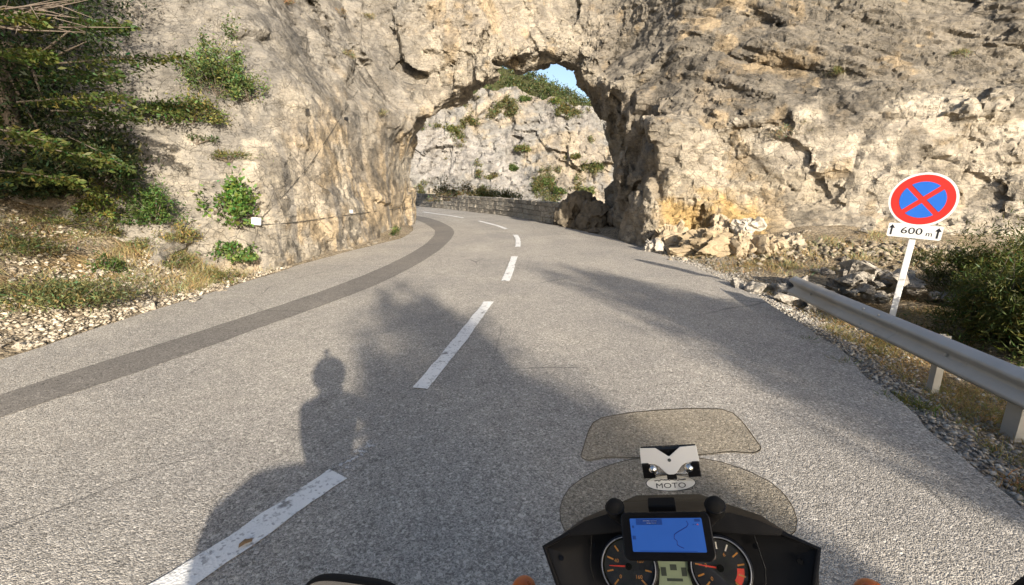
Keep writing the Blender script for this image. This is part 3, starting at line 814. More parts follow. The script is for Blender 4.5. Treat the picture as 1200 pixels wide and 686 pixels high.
cc = blend(cc, (0.19, 0.175, 0.155), sstep(0.25, 0.75, dark) * 0.55)
cc *= 0.72
cc = blend(cc, (0.22, 0.195, 0.16), ((y > 13.9) & (x > 2.5) & (z < 4.6)) * sstep(-0.4, 0.3, nb) * 0.7)  # shade of the inner right arch wall put into the rock colour
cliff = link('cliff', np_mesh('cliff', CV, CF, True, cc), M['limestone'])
cliff.data.set_sharp_from_angle(angle=math.radians(21))
tag(cliff, kind='structure')
def bvh_np(V, F):
    return BVHTree.FromPolygons(V.tolist(), F.tolist())
BV_C = bvh_np(CV, CF)
nearm = (np.abs(p3[:, 0]) < 20) & (p3[:, 1] > -3) & (p3[:, 1] < 45)
gf = grid_faces(len(gx), len(gy)); gf = gf[nearm[gf].all(1)]
BV_G = bvh_np(p3, gf)
def cast(org, d):
    best = None
    for b in (BV_C, BV_G):
        h = b.ray_cast(org, d)
        if h[0] is not None and (best is None or h[3] < best[2]): best = (h[0], h[1], h[3])
    return best
def hit(px, py):
    h = cast(Vector((0, 0, CAM_H)), ray(px, py).normalized())
    return (h[0], h[1]) if h else (gp(px, py), Vector((0, 0, 1)))
def drop(x, y, top=3.0):
    h = cast(Vector((x, y, top)), Vector((0, 0, -1)))
    return h[0] if h else Vector((x, y, 0))

# ------------------------------------------------------------------ far side of the gorge
fx = np.arange(-44, 46, 0.24); ft = np.linspace(0, 1, 210)
FX, FT = np.meshgrid(fx, ft, indexing='ij'); FX, FT = FX.ravel(), FT.ravel()
topz = np.interp(FX, [-44, -20, -8, -4, 0, 5.7, 14, 25, 45], [21, 18.5, 16.4, 15.6, 16.6, 14.9, 13.0, 10.8, 8]) + fbm(np.stack([FX * 0.45, FX * 0, FX * 0], 1), 4, 301) * 0.7
FZ = -27 + FT * (topz + 27)
FY = 72 + 0.48 * FZ + 0.02 * FX
FP = np.stack([FX, FY, FZ], 1)
wpf = np.stack([vnoise(FP * 0.2, 310), vnoise(FP * 0.2, 311), vnoise(FP * 0.2, 312)], 1) * 1.6
a1, b1 = facet((FP + wpf) * np.array([0.20, 0.20, 0.13]), 320, 1.0); a2, b2 = facet((FP + wpf * 0.6) * np.array([0.55, 0.55, 0.36]), 330, 1.0)
a3, b3 = facet((FP + wpf * 0.3) * np.array([1.1, 1.1, 0.8]), 335, 1.0)
dd = 0.5 * a1 + 0.40 * a2 + 0.2 * a3 + 0.18 * np.exp(-b1 * 22) + 0.16 * np.exp(-b2 * 16) + 0.5 * fbm(FP * 0.2, 3, 340) + 0.12 * fbm(FP * 1.3, 3, 350)
FP[:, 1] += dd
fn = fbm(FP * 0.16, 5, 360, 0.6); fn2 = fbm(FP * 0.6, 4, 370, 0.6)
fcol = np.tile(np.array([0.255, 0.253, 0.246]), (len(FP), 1))
fcol = blend(fcol, (0.33, 0.32, 0.31), sstep(0.0, 0.6, fn)); fcol = blend(fcol, (0.42, 0.35, 0.25), sstep(0.1, 0.7, -fn + 0.5 * fn2) * 0.6)
fcol *= 0.85
fcol = blend(fcol, (0.20, 0.19, 0.18), sstep(0.25, 0.6, fbm(np.stack([FX * 0.7, FX * 0, FZ * 0.12], 1), 4, 380)) * 0.5)
far = link('far_cliff', np_mesh('far_cliff', FP, grid_faces(len(fx), len(ft)), True, fcol), M['far_limestone'])
far.data.set_sharp_from_angle(angle=math.radians(50)); tag(far, kind='structure')
BV_F = bvh_np(FP, grid_faces(len(fx), len(ft)))
# wooded ridge behind it
hx = np.arange(-160, 200, 2.5); hy = np.arange(83, 175, 2.5)
HX, HY = np.meshgrid(hx, hy, indexing='ij'); HX, HY = HX.ravel(), HY.ravel()
crest = np.interp(HX, [-160, -60, -4, 4.5, 22.5, 40, 200], [75, 55, 30.5, 27.6, 18.6, 12, -10])
base_z = np.interp(HX, [-44, -8, 0, 15, 45], [19, 15.0, 15.5, 11.5, 7]) - 1.0
HZ = base_z + (crest - base_z) * sstep(78, 130, HY) - 0.5 * np.clip(HY - 135, 0, 60) + fbm(np.stack([HX * 0.05, HY * 0.05, HX * 0], 1), 4, 401) * 1.5
HZ = np.where(HY < 86, HZ - 8, HZ)
HP = np.stack([HX, HY, HZ], 1)
hill = link('hill', np_mesh('hill', HP, grid_faces(len(hx), len(hy)), True, np.tile(np.array([0.055, 0.06, 0.028]), (len(HP), 1))), M['gravel_soil'])
tag(hill, kind='structure')

# ------------------------------------------------------------------ foliage tools
def rand_dirs(n, rng): 
    v = rng.normal(size=(n, 3)); return v / np.linalg.norm(v, axis=1)[:, None]
def leaves_np(C, length, width, tint, rng, up=0.25, axis_dir=None):
    n = len(C)
    a = rand_dirs(n, rng) if axis_dir is None else axis_dir + rng.normal(size=(n, 3)) * 0.45
    a[:, 2] += up; a /= np.linalg.norm(a, axis=1)[:, None]
    b = np.cross(a, rand_dirs(n, rng)); b /= np.maximum(1e-6, np.linalg.norm(b, axis=1))[:, None]
    L = (length * rng.uniform(0.45, 1.55, n))[:, None]; W = (width * rng.uniform(0.7, 1.3, n))[:, None]
    k = np.cross(a, b) * (W * 0.35)
    V = np.stack([C, C + a * L * 0.5 + b * W * 0.5 + k, C + a * L, C + a * L * 0.45 - b * W * 0.5 + k], 1).reshape(-1, 3)
    F = np.arange(n * 4).reshape(n, 4)
    return V, F, np.repeat(tint, 4, 0)
def tint_arr(n, base, rng, var=0.25, clump=None):
    t = np.array(base)[None] * (1 + var * rng.normal(size=(n, 1)) * 0.6)
    t[:, 0] *= 1 + 0.25 * rng.normal(size=n); 
    if clump is not None: t *= clump[:, None]
    return np.clip(t, 0.008, 0.5)
def bush(name, label, cat, loc, rad, nclump, nleaf, length, width, col, seed, mat='foliage', group=None, up=0.3, stem_r=0.012, lean=(0, 0, 0), spread=0.2, hollow=0.5, long=False, stem_mat='bark'):
    rng = np.random.default_rng(seed)
    root = thing(name, label, cat, loc, (0, 0, 0), group)
    rx, ry, rz = rad
    d = rand_dirs(nclump, rng); d[:, 2] = np.abs(d[:, 2]) * 1.0 - 0.12
    rr = rng.uniform(hollow, 1.0, nclump)[:, None]
    rr = np.where(rng.uniform(size=(nclump, 1)) < 0.3, rr * rng.uniform(1.1, 1.5, (nclump, 1)), rr)
    CC = d * rr * np.array([rx, ry, rz]) + np.array([0, 0, rz * 0.18]) + np.array(lean) * rng.uniform(0, 1, (nclump, 1))
    ci = rng.integers(0, nclump, nleaf)
    cb = rng.uniform(0.65, 1.4, nclump)
    sp = np.array([rx, ry, rz]) * spread
    C = CC[ci] + rng.normal(size=(nleaf, 3)) * sp * rng.uniform(0.55, 1.35, nclump)[ci][:, None]
    C[:, 2] = np.maximum(C[:, 2], 0.0)
    V, F, T = leaves_np(C, length, width, tint_arr(nleaf, col, rng, 0.3, cb[ci]), rng, up)
    link('foliage', np_mesh('foliage', V, F, False, T), M[mat], root)
    mb = MB()
    for k in range(min(nclump, 16)):
        e = Vector(CC[k]); mdl = e * 0.5 + Vector(rng.normal(size=3)) * 0.06 * max(rad)
        b0 = Vector((rng.normal() * rx * 0.08, rng.normal() * ry * 0.08, -0.05))
        mb.tube([b0, mdl, e], [stem_r, stem_r * 0.7, stem_r * 0.3], 5)
    for k in range(int(6 + 5 * max(rad))):                      # bare twigs poking out of the leaves
        e = Vector(rand_dirs(1, rng)[0] * np.array([rx, ry, rz])) * rng.uniform(1.0, 1.35); e.z = abs(e.z) + rz * 0.15
        s0 = e * 0.45 + Vector(rng.normal(size=3)) * 0.05
        mb.tube([s0, s0.lerp(e, 0.55) + Vector(rng.normal(size=3)) * 0.04 * max(rad), e], [stem_r * 0.45, stem_r * 0.3, stem_r * 0.1], 4)
    mb.build('stem', M[stem_mat], root, weld=False)
    return root
def tuft(name, label, cat, loc, n, h, spread, col, seed, mat='dry_foliage', group=None, width=0.006):
    rng = np.random.default_rng(seed)
    V, F, T = tuft_np(np.zeros((1, 3)), n, h, spread, col, rng, width)
    o = link(name, np_mesh(name, V, F, False, T), M[mat]); o.location = loc
    return tag(o, label, cat, group)
def tuft_np(centres, n, h, spread, col, rng, width=0.006):
    m = len(centres); N = m * n
    base = np.repeat(centres, n, 0) + np.concatenate([rng.normal(size=(N, 2)) * spread * 0.45, np.zeros((N, 1)) - 0.02], 1)
    d = rng.normal(size=(N, 3)) * 0.45; d[:, 2] = 1; d /= np.linalg.norm(d, axis=1)[:, None]
    H = (h * rng.uniform(0.4, 1.2, N))[:, None]
    s = np.cross(d, rand_dirs(N, rng)); s /= np.linalg.norm(s, axis=1)[:, None]; s *= width
    bend = d.copy(); bend[:, :2] *= 2.2; bend[:, 2] *= 0.8
    mid = base + d * H * 0.55; tip = mid + bend * H * 0.5
    V = np.stack([base - s, base + s, mid + s * 0.7, mid - s * 0.7, tip + s * 0.12, tip - s * 0.12], 1).reshape(-1, 3)
    q = np.arange(N)[:, None] * 6
    F = np.concatenate([q + np.array([[0, 1, 2, 3]]), q + np.array([[3, 2, 4, 5]])])
    return V, F, np.repeat(tint_arr(N, col, rng, 0.35), 6, 0)

def tree(name, label, loc, h, trunk_r, crown_c, crown_r, nclump, nleaf, ll, lw, col, seed, group=None, cat='tree', lean=(0, 0), needle=False, spread=0.14, limbs=14):
    rng = np.random.default_rng(seed)
    root = thing(name, label, cat, loc, (0, 0, 0), group)
    top = Vector((lean[0], lean[1], h))
    pts = [Vector((0, 0, -0.3)), Vector((lean[0] * 0.15, lean[1] * 0.15, h * 0.25)), Vector((lean[0] * 0.45 + 0.1, lean[1] * 0.45, h * 0.55)), top]
    mb = MB().tube(pts, [trunk_r, trunk_r * 0.8, trunk_r * 0.5, trunk_r * 0.12], 9)
    mb.build('trunk', M['bark'], root, smooth=60, weld=False)
    d = rand_dirs(nclump, rng)
    CC = d * rng.uniform(0.35, 1.0, (nclump, 1)) ** 0.6 * np.array(crown_r) + np.array(crown_c)
    lb = MB()
    for k in range(limbs):
        e = Vector(CC[k]); s = pts[1].lerp(pts[3], min(0.95, max(0.0, (e.z - 0.3 * h) / h)))
        lb.tube([s, s.lerp(e, 0.5) + Vector(rng.normal(size=3)) * 0.12, e], [trunk_r * 0.32, trunk_r * 0.2, 0.008], 6)
    lb.build('limb', M['bark'], root, weld=False)
    ci = rng.integers(0, nclump, nleaf); cb = rng.uniform(0.55, 1.5, nclump)
    C = CC[ci] + rng.normal(size=(nleaf, 3)) * np.array(crown_r) * spread
    V, F, T = leaves_np(C, ll, lw, tint_arr(nleaf, col, rng, 0.3, cb[ci]), rng, -0.1 if needle else 0.1)
    link('crown', np_mesh('crown', V, F, False, T), M['foliage'], root)
    return root

# ------------------------------------------------------------------ stones and boulders
def rock_mesh(name, seed, n=13, sq=(1, 0.8, 0.62), tone=1.0):
    r = random.Random(seed); bm = bmesh.new()
    for _ in range(n):
        v = Vector((r.gauss(0, 1), r.gauss(0, 1), r.gauss(0, 1))).normalized() * r.uniform(0.8, 1.05)
        bm.verts.new((v.x * sq[0], v.y * sq[1], v.z * sq[2]))
    h = bmesh.ops.convex_hull(bm, input=bm.verts)
    bmesh.ops.delete(bm, geom=[g for g in h['geom_interior'] if isinstance(g, bmesh.types.BMVert)], context='VERTS')
    bmesh.ops.recalc_face_normals(bm, faces=bm.faces)
    me = bpy.data.meshes.new(name); bm.to_mesh(me); bm.free()
    return me
ROCKS = [rock_mesh('stone', 100 + i, 9 + i % 6, (1, 0.62 + 0.06 * (i % 5), 0.42 + 0.07 * (i % 4))) for i in range(10)]
ROCK_SETS = {}
for mname in ('pale_stone', 'grey_stone', 'ochre_stone', 'shade_dark_stone'):
    ROCK_SETS[mname] = []
    for me in ROCKS:
        c = me.copy(); c.materials.append(M[mname]); ROCK_SETS[mname].append(c)
def stone(loc, r, mat, label, group, rr, sink=0.25):
    o = bpy.data.objects.new('stone', rr.choice(ROCK_SETS[mat])); COL.objects.link(o)
    o.location = (loc[0], loc[1], loc[2] + r * (0.42 - sink)); o.scale = (r * rr.uniform(0.85, 1.2),) * 3
    o.rotation_euler = (rr.uniform(-0.4, 0.4), rr.uniform(-0.4, 0.4), rr.uniform(0, 6.28))
    return tag(o, label, 'stone', group)
def boulder(name, label, loc, rad, seed, mat, rot=0.0, group=None, amp=0.28):
    bm = bmesh.new(); bmesh.ops.create_icosphere(bm, subdivisions=5, radius=1.0)
    V = np.array([v.co[:] for v in bm.verts]); N = V.copy()
    f, e = facet(V * 1.25 + seed * 3.7, seed, 1.0); f2, e2 = facet(V * 3.1 + seed, seed + 40, 0.9)
    q = fbm(V * 1.1 + seed, 3, seed + 3)
    V = N * (1 + amp * f + 0.07 * f2 - 0.03 * np.exp(-e * 16) + 0.08 * q + 0.012 * fbm(V * 7, 3, seed + 5))[:, None] * np.array(rad)
    for v, c in zip(bm.verts, V): v.co = c
    me = bpy.data.meshes.new(name); bm.to_mesh(me); bm.free()
    for p in me.polygons: p.use_smooth = True
    me.set_sharp_from_angle(angle=math.radians(32))
    o = link(name, me, M[mat]); o.location = loc; o.rotation_euler = (0, 0, rot)
    return tag(o, label, 'boulder', group)

rr = random.Random(21)
G1 = 'pale stones along the left edge of the road'
for k in range(72):
    yy = rr.uniform(3.2, 9.6); d = abs(rr.gauss(0.22, 0.16)) + 0.06
    xx = float(np.interp(yy, [p[1] for p in LEFT], [p[0] for p in LEFT])) - d
    p = drop(xx, yy); r = rr.choice([0.04, 0.05, 0.055, 0.07, 0.09])
    stone(p, r, 'pale_stone', 'pale limestone chunk lying at the foot of the left bank beside the road edge', G1, rr)
for px, py, r, lb in [(230, 354, 0.17, 'widest flat pale stone at the left road edge below the dry grass'), (178, 360, 0.15, 'flat pale slab in the scree left of the widest edge stone'), (262, 343, 0.10, 'angular pale stone at the left road edge just past the widest one'),
                      (293, 324, 0.12, 'tan block at the left road edge under the cliff corner'), (35, 407, 0.16, 'low flat tan rock at the left picture edge beside the asphalt'), (165, 325, 0.11, 'pale squarish stone lying higher up on the left scree')]:
    p, _ = hit(px, py); stone(p, r, 'pale_stone', lb, None, rr, 0.3)
G2 = 'loose stones on the left bank'
for k in range(55):
    xx, yy = rr.uniform(-9.0, -5.6), rr.uniform(3.6, 8.8)
    p = drop(xx, yy)
    stone(p, rr.choice([0.05, 0.06, 0.075, 0.1]), 'pale_stone', 'pale loose stone half sunk in the scree of the left bank', G2, rr)
G3 = 'grey rubble stones heaped behind the guardrail'
for k in range(85):
    a, q = rr.uniform(0, 6.28), abs(rr.gauss(0, 0.55))
    xx, yy = 5.6 + q * 1.7 * math.cos(a), 7.3 + q * 1.0 * math.sin(a)
    p = drop(xx, yy); p.z += max(0, 0.6 * (1 - q / 1.0)) * rr.uniform(0.25, 1.0)
    stone(p, rr.choice([0.1, 0.12, 0.15, 0.18, 0.22, 0.26]), 'grey_stone', 'grey angular stone in the rubble heap between guardrail and cliff', G3, rr, 0.3)
G4 = 'stones at the foot of the right cliff'
for k in range(60):
    xx = rr.uniform(3.9, 9.5); yy = rr.uniform(8.4, 11.6)
    if xx - np.interp(yy, [p[1] for p in RIGHT], [p[0] for p in RIGHT]) < 0.25: continue
    p = drop(xx, yy); stone(p, rr.choice([0.05, 0.07, 0.09, 0.13]), rr.choice(['grey_stone', 'pale_stone']), 'loose stone on the dry verge below the right cliff', G4, rr)
G5 = 'stones on the verge under the guardrail'
for k in range(24):
    yy = rr.uniform(2.2, 7.2); xx = float(np.interp(yy, [p[1] for p in RIGHT], [p[0] for p in RIGHT])) + rr.uniform(0.45, 2.0)
    p = drop(xx, yy); stone(p, rr.choice([0.03, 0.04, 0.05, 0.07]), 'pale_stone', 'small pale stone on the verge around the guardrail posts', G5, rr)
for px, py, r, lb in [(1027, 388, 0.11, 'bright white stone on the verge just under the guardrail'), (968, 363, 0.13, 'pale flat stone below the near end of the guardrail'), (1118, 392, 0.17, 'brown weathered rock between the guardrail and the green bush')]:
    p, _ = hit(px, py); stone(p, r, 'pale_stone' if 'brown' not in lb else 'ochre_stone', lb, None, rr, 0.2)

for i, (px, py, rad, rot, mat, lb) in enumerate([
    (790, 292, (0.62, 0.45, 0.52), 0.3, 'ochre_stone', 'large pale ochre boulder at the foot of the arch pillar nearest the road'),
    (832, 297, (0.75, 0.45, 0.40), -0.3, 'ochre_stone', 'low long yellow boulder in the middle of the rockfall right of the arch'),
    (848, 272, (0.42, 0.36, 0.38), 0.9, 'ochre_stone', 'upright yellow block on top of the rockfall right of the arch'),
    (880, 272, (0.42, 0.34, 0.34), 0.2, 'grey_stone', 'grey brown block at the top right of the rockfall'),
    (872, 298, (0.45, 0.36, 0.34), 1.2, 'ochre_stone', 'tan boulder below the grey brown block of the rockfall'),
    (905, 296, (0.36, 0.30, 0.30), 2.0, 'ochre_stone', 'dark cleft ochre boulder at the right end of the rockfall'),
    (930, 288, (0.28, 0.24, 0.22), 0.5, 'pale_stone', 'small pale boulder just right of the rockfall on dry grass'),
    (768, 296, (0.26, 0.24, 0.30), 0.1, 'grey_stone', 'small grey block set against the corner of the arch pillar')]):
    p, _ = hit(px, py)
    boulder('boulder', lb, (p.x, p.y + rad[1] * 0.5, p.z + rad[2] * 0.22), rad, 500 + i * 7, mat, rot)
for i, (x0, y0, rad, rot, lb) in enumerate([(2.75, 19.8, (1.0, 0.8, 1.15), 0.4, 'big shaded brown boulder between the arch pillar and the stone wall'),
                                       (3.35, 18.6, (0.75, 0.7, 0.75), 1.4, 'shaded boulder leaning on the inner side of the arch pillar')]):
    boulder('boulder', lb, (x0, y0, 0.25), rad, 560 + i * 5, 'shade_dark_stone', rot, amp=0.2)  # shade on these boulders is put into their stone colour
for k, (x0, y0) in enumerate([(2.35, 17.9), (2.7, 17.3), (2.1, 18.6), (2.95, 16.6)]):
    stone(Vector((x0, y0, 0.0)), 0.16 + 0.03 * k, 'shade_dark_stone', 'shaded stone on the road edge at the foot of the arch tunnel wall', 'stones inside the arch', rr, 0.1)
# fallen stones along the foot of the left wall
for k in range(18):
    yy = rr.uniform(9.5, 15.5); xx = float(np.interp(yy, [p[1] for p in LEFT], [p[0] for p in LEFT])) - rr.uniform(0.08, 0.3)
    stone(Vector((xx, yy, drop(xx, yy, 0.6).z)), rr.choice([0.05, 0.06, 0.08]), 'pale_stone', 'small pale stone at the foot of the cliff wall beside the road', 'stones at the foot of the left cliff', rr)

# gravel: nobody could count it
def scatter_gravel(name, pts, lo, hi, cols, seed, parent=None):
    rng = np.random.default_rng(seed); n = len(pts)
    base = np.array([(1, 0, 0), (-1, 0, 0), (0, 1, 0), (0, -1, 0), (0, 0, 0.6), (0, 0, -0.6), (0.6, 0.6, 0.35), (-0.6, 0.5, 0.3)], float)
    tri = np.array([(4, 0, 6), (4, 6, 2), (4, 2, 7), (4, 7, 1), (4, 1, 3), (4, 3, 0), (5, 6, 0), (5, 2, 6), (5, 7, 2), (5, 1, 7), (5, 3, 1), (5, 0, 3)])
    A = rng.uniform(0, 6.28, n); s = lo * (hi / lo) ** (rng.uniform(0, 1, n) ** 1.6)
    jit = rng.uniform(0.65, 1.25, (n, 8, 3)); v = base[None] * jit
    c, sn = np.cos(A)[:, None], np.sin(A)[:, None]
    vx, vy = v[..., 0] * c - v[..., 1] * sn, v[..., 0] * sn + v[..., 1] * c
    tl = rng.normal(size=(n, 1)) * 0.35
    V = np.stack([vx, vy, v[..., 2] + vx * tl], 2) * s[:, None, None] + pts[:, None, :]
    F = (tri[None] + np.arange(n)[:, None, None] * 8).reshape(-1, 3)
    pal = np.array(cols)[rng.integers(0, len(cols), n)] * rng.uniform(0.7, 1.25, (n, 1))
    o = link(name, np_mesh(name, V.reshape(-1, 3), F, False, np.repeat(pal, 8, 0)), M['loose_gravel'], parent)
    return tag(o, kind='stuff')
rng = np.random.default_rng(77)
PALE = [(0.40, 0.355, 0.285), (0.31, 0.27, 0.21), (0.46, 0.415, 0.34), (0.22, 0.185, 0.14)]
GREY = [(0.30, 0.285, 0.26), (0.22, 0.21, 0.2), (0.40, 0.38, 0.34), (0.26, 0.23, 0.19)]
yy = rng.uniform(2.0, 9.8, 9500); xl = np.interp(yy, [p[1] for p in LEFT], [p[0] for p in LEFT])
d = np.abs(rng.normal(size=len(yy))) * 1.7 + 0.02
P2 = np.stack([xl - d, yy], 1); P2 = P2[fbm(np.stack([P2[:, 0] * 0.9, P2[:, 1] * 0.9, P2[:, 0] * 0], 1), 3, 5) > -0.35 + 0.1 * rng.normal(size=len(P2))]
scatter_gravel('scree_gravel', np.concatenate([P2, (ground_z(P2)[0] + 0.012)[:, None]], 1), 0.014, 0.05, PALE, 5)
yy = rng.uniform(0.8, 12.5, 11000); xr = np.interp(yy, [p[1] for p in RIGHT], [p[0] for p in RIGHT])
P2 = np.stack([xr + np.abs(rng.normal(size=len(yy))) * 0.5 - 0.02, yy], 1)
scatter_gravel('verge_gravel', np.concatenate([P2, (ground_z(P2)[0] + 0.006)[:, None]], 1), 0.008, 0.03, GREY, 6)

xx = rng.uniform(3.7, 9.5, 2600); yy = np.interp(xx, [3.7, 6, 9.5], [12.6, 11.4, 9.6]) - np.abs(rng.normal(size=2600)) * 0.8 - 0.1
P2 = np.stack([xx, yy], 1)
scatter_gravel('cliff_rubble', np.concatenate([P2, (ground_z(P2)[0] + 0.012)[:, None]], 1), 0.015, 0.11, [(0.27, 0.23, 0.17), (0.22, 0.19, 0.145), (0.32, 0.275, 0.21), (0.17, 0.145, 0.11)], 8)

# ------------------------------------------------------------------ plants
GRN, DARK, OLIVE, LIME, YEL, STRAW = (0.075, 0.105, 0.03), (0.035, 0.05, 0.02), (0.11, 0.11, 0.04), (0.12, 0.165, 0.04), (0.20, 0.185, 0.05), (0.33, 0.25, 0.12)
tree('leafy_tree', 'dark dense tree on the left bank with its crown reaching farthest right', drop(-8.5, 8.3), 7.0, 0.13, (0.1, 0, 2.9), (1.75, 1.6, 2.9), 120, 19000, 0.085, 0.034, (0.028, 0.043, 0.014), 1, 'trees on the left bank', limbs=40)  # all three crowns: shade put into darker leaf colours
tree('leafy_tree', 'dark tree at the left picture edge nearest the camera', drop(-10.0, 6.6), 7.5, 0.15, (0, 0, 3.2), (1.8, 1.7, 3.2), 110, 18000, 0.085, 0.035, (0.026, 0.042, 0.014), 2, 'trees on the left bank', limbs=30)
tree('leafy_tree', 'dark tree on the rock behind the other two on the left', drop(-9.6, 10.9), 6.5, 0.12, (0, 0, 3.2), (1.8, 1.5, 3.0), 110, 15000, 0.085, 0.035, (0.024, 0.037, 0.013), 3, 'trees on the left bank', limbs=30)
# bare branches reaching out at the top left
def dead_branch(parent, seed):
    r = random.Random(seed); mb = MB()
    inv = Vector(parent.location)
    for k in range(8):
        a = at_y(-40 + r.uniform(-30, 20), 30 + r.uniform(-12, 14), 6.3) - inv
        b = at_y(r.uniform(60, 165), r.uniform(-10, 40), r.uniform(5.6, 6.6)) - inv
        mid = a.lerp(b, 0.45) + Vector((0, 0, r.uniform(-0.06, 0.1)))
        mb.tube([a, mid, b], [0.016, 0.010, 0.003], 6)
        for j in range(3):
            s = a.lerp(b, r.uniform(0.4, 0.8)); mb.tube([s, s + Vector((r.uniform(0.1, 0.4), r.uniform(-0.2, 0.2), r.uniform(-0.22, 0.22)))], [0.006, 0.002], 5)
    mb.build('dead_branch', M['pale_twig'], parent, weld=False)
t_near = [o for o in COL.objects if o.name.startswith('leafy_tree') and o['label'].startswith('dark tree at the left')][0]
dead_branch(t_near, 4)
def leafy_branch(parent, a, b, seed, n=420, col=(0.12, 0.145, 0.035), droop=0.12, wid=0.16):
    rng = np.random.default_rng(seed); inv = Vector(parent.location); a, b = a - inv, b - inv
    t_ = rng.uniform(0.1, 1, n) ** 0.8; L = np.array(a)[None] * (1 - t_[:, None]) + np.array(b)[None] * t_[:, None]
    side = np.cross(np.array(b - a), [0, 0, 1.0]); side /= np.linalg.norm(side)
    off = rng.normal(size=n) * wid * (1.15 - t_); C = L + side[None] * off[:, None]; C[:, 2] += -np.abs(off) * 0.5 - droop * t_ ** 2 + rng.normal(size=n) * 0.035
    dr = np.array((b - a).normalized())[None] + side[None] * np.sign(off)[:, None] * 0.9
    V, F, T = leaves_np(C, 0.085, 0.036, tint_arr(n, col, rng, 0.3), rng, -0.15, dr)
    o = link('leafy_branch', np_mesh('leafy_branch', V, F, False, T), M['foliage'], parent); o['kind'] = 'stuff'
    mid = a.lerp(b, 0.5); MB().tube([a, mid + Vector((0, 0, -droop * 0.25)), b + Vector((0, 0, -droop))], [0.014, 0.009, 0.003], 5).build('branch_wood', M['bark'], o, weld=False)
t_right = [o for o in COL.objects if o.name.startswith('leafy_tree') and 'farthest right' in o.get('label', '')][0]
for i, (p0, p1, y0, y1, par) in enumerate([((40, 90), (135, 78), 7.4, 6.9, 0), ((60, 75), (218, 58), 8.0, 7.9, 1), ((20, 120), (150, 104), 7.2, 6.8, 0), ((60, 130), (160, 128), 7.9, 7.6, 1), ((-10, 150), (70, 160), 6.6, 6.2, 0), ((30, 170), (125, 182), 7.2, 6.9, 0), ((80, 160), (150, 190), 7.9, 7.6, 1), ((-20, 60), (60, 55), 6.6, 6.3, 0), ((-20, 20), (45, 10), 6.4, 6.0, 0), ((70, 30), (150, 20), 7.6, 7.2, 1), ((0, 200), (90, 205), 7.0, 6.8, 0)]):
    leafy_branch(t_right if par else t_near, at_y(*p0, y0), at_y(*p1, y1), 970 + i, 380, (0.088, 0.108, 0.028) if i % 3 else (0.062, 0.088, 0.024))  # sunlit sprays: light put into a brighter leaf colour than the crowns
def bush_at(px, py, sink, name, label, cat, *a, **k):
    p, n = hit(px, py)
    return bush(name, label, cat, p - Vector((0, 0, sink)), *a, **k)
bush_at(20, 222, 0.1, 'low_bush', 'dark low bush under the trees at the left picture edge', 'bush', (1.2, 0.8, 0.7), 34, 5000, 0.09, 0.04, DARK, 11)
bush_at(105, 218, 0.1, 'low_bush', 'dark drooping bush under the right end of the left trees', 'bush', (0.9, 0.7, 0.9), 34, 5000, 0.09, 0.035, (0.045, 0.06, 0.022), 12)
bush_at(5, 140, 0.1, 'leafy_bush', 'pale green leafy sprig sticking into the picture at the far left', 'bush', (0.4, 0.3, 0.35), 10, 260, 0.11, 0.06, LIME, 13)
bush_at(190, 140, 0.1, 'leafy_bush', 'green bush trailing right from the dark trees across the rock', 'bush', (0.8, 0.45, 0.4), 26, 2000, 0.07, 0.034, (0.08, 0.105, 0.028), 14)
bush_at(255, 112, 0.1, 'rock_bush', 'large airy green bush growing high on the left rock slope', 'bush', (0.7, 0.55, 1.1), 60, 5200, 0.06, 0.026, (0.10, 0.135, 0.045), 15, spread=0.12, hollow=0.25)
bush_at(225, 140, 0.05, 'rock_bush', 'yellow green bush just below the large airy bush on the rock', 'bush', (0.6, 0.35, 0.42), 30, 1700, 0.06, 0.026, (0.15, 0.155, 0.05), 16)
bush_at(289, 112, 0.05, 'rock_bush', 'small round green bush right of the large airy bush', 'bush', (0.3, 0.3, 0.35), 14, 700, 0.06, 0.025, (0.09, 0.12, 0.04), 17)
bush_at(182, 258, 0.04, 'round_bush', 'compact dark green round bush standing on the left scree', 'bush', (0.42, 0.4, 0.62), 36, 3400, 0.06, 0.022, (0.06, 0.10, 0.025), 18, hollow=0.3)
bush_at(278, 262, 0.05, 'broadleaf_bush', 'bright green broad leaved bush against the cliff corner above the white lamp', 'bush', (0.42, 0.3, 0.75), 26, 1100, 0.09, 0.055, (0.095, 0.16, 0.035), 19)
bush_at(280, 300, 0.05, 'broadleaf_bush', 'low green leafy plant at the foot of the cliff corner', 'bush', (0.42, 0.3, 0.26), 16, 700, 0.075, 0.045, (0.09, 0.14, 0.035), 20)
bush_at(60, 352, 0.05, 'ground_cover', 'wide low grey green herb mat on the left scree close to the road', 'plant', (1.15, 0.7, 0.30), 60, 9000, 0.05, 0.014, (0.14, 0.145, 0.06), 22, spread=0.16, hollow=0.2)
bush_at(20, 290, 0.05, 'ground_cover', 'dull olive herb patch higher on the scree at the left picture edge', 'plant', (0.7, 0.5, 0.26), 26, 2400, 0.055, 0.014, OLIVE, 23, hollow=0.2)
bush_at(70, 262, 0.03, 'ground_cover', 'thin green weed patch on the bank just below the dark trees', 'plant', (0.5, 0.35, 0.2), 20, 1300, 0.05, 0.014, (0.13, 0.14, 0.05), 61, hollow=0.2)
bush_at(212, 280, 0.03, 'ground_cover', 'straw green weed patch on the bank right of the round bush', 'plant', (0.5, 0.35, 0.25), 20, 1300, 0.06, 0.014, (0.18, 0.16, 0.06), 62, hollow=0.2)
bush_at(160, 290, 0.03, 'ground_cover', 'sparse olive weed patch in the middle of the scree', 'plant', (0.4, 0.3, 0.18), 18, 900, 0.05, 0.013, (0.16, 0.155, 0.06), 63, hollow=0.2)
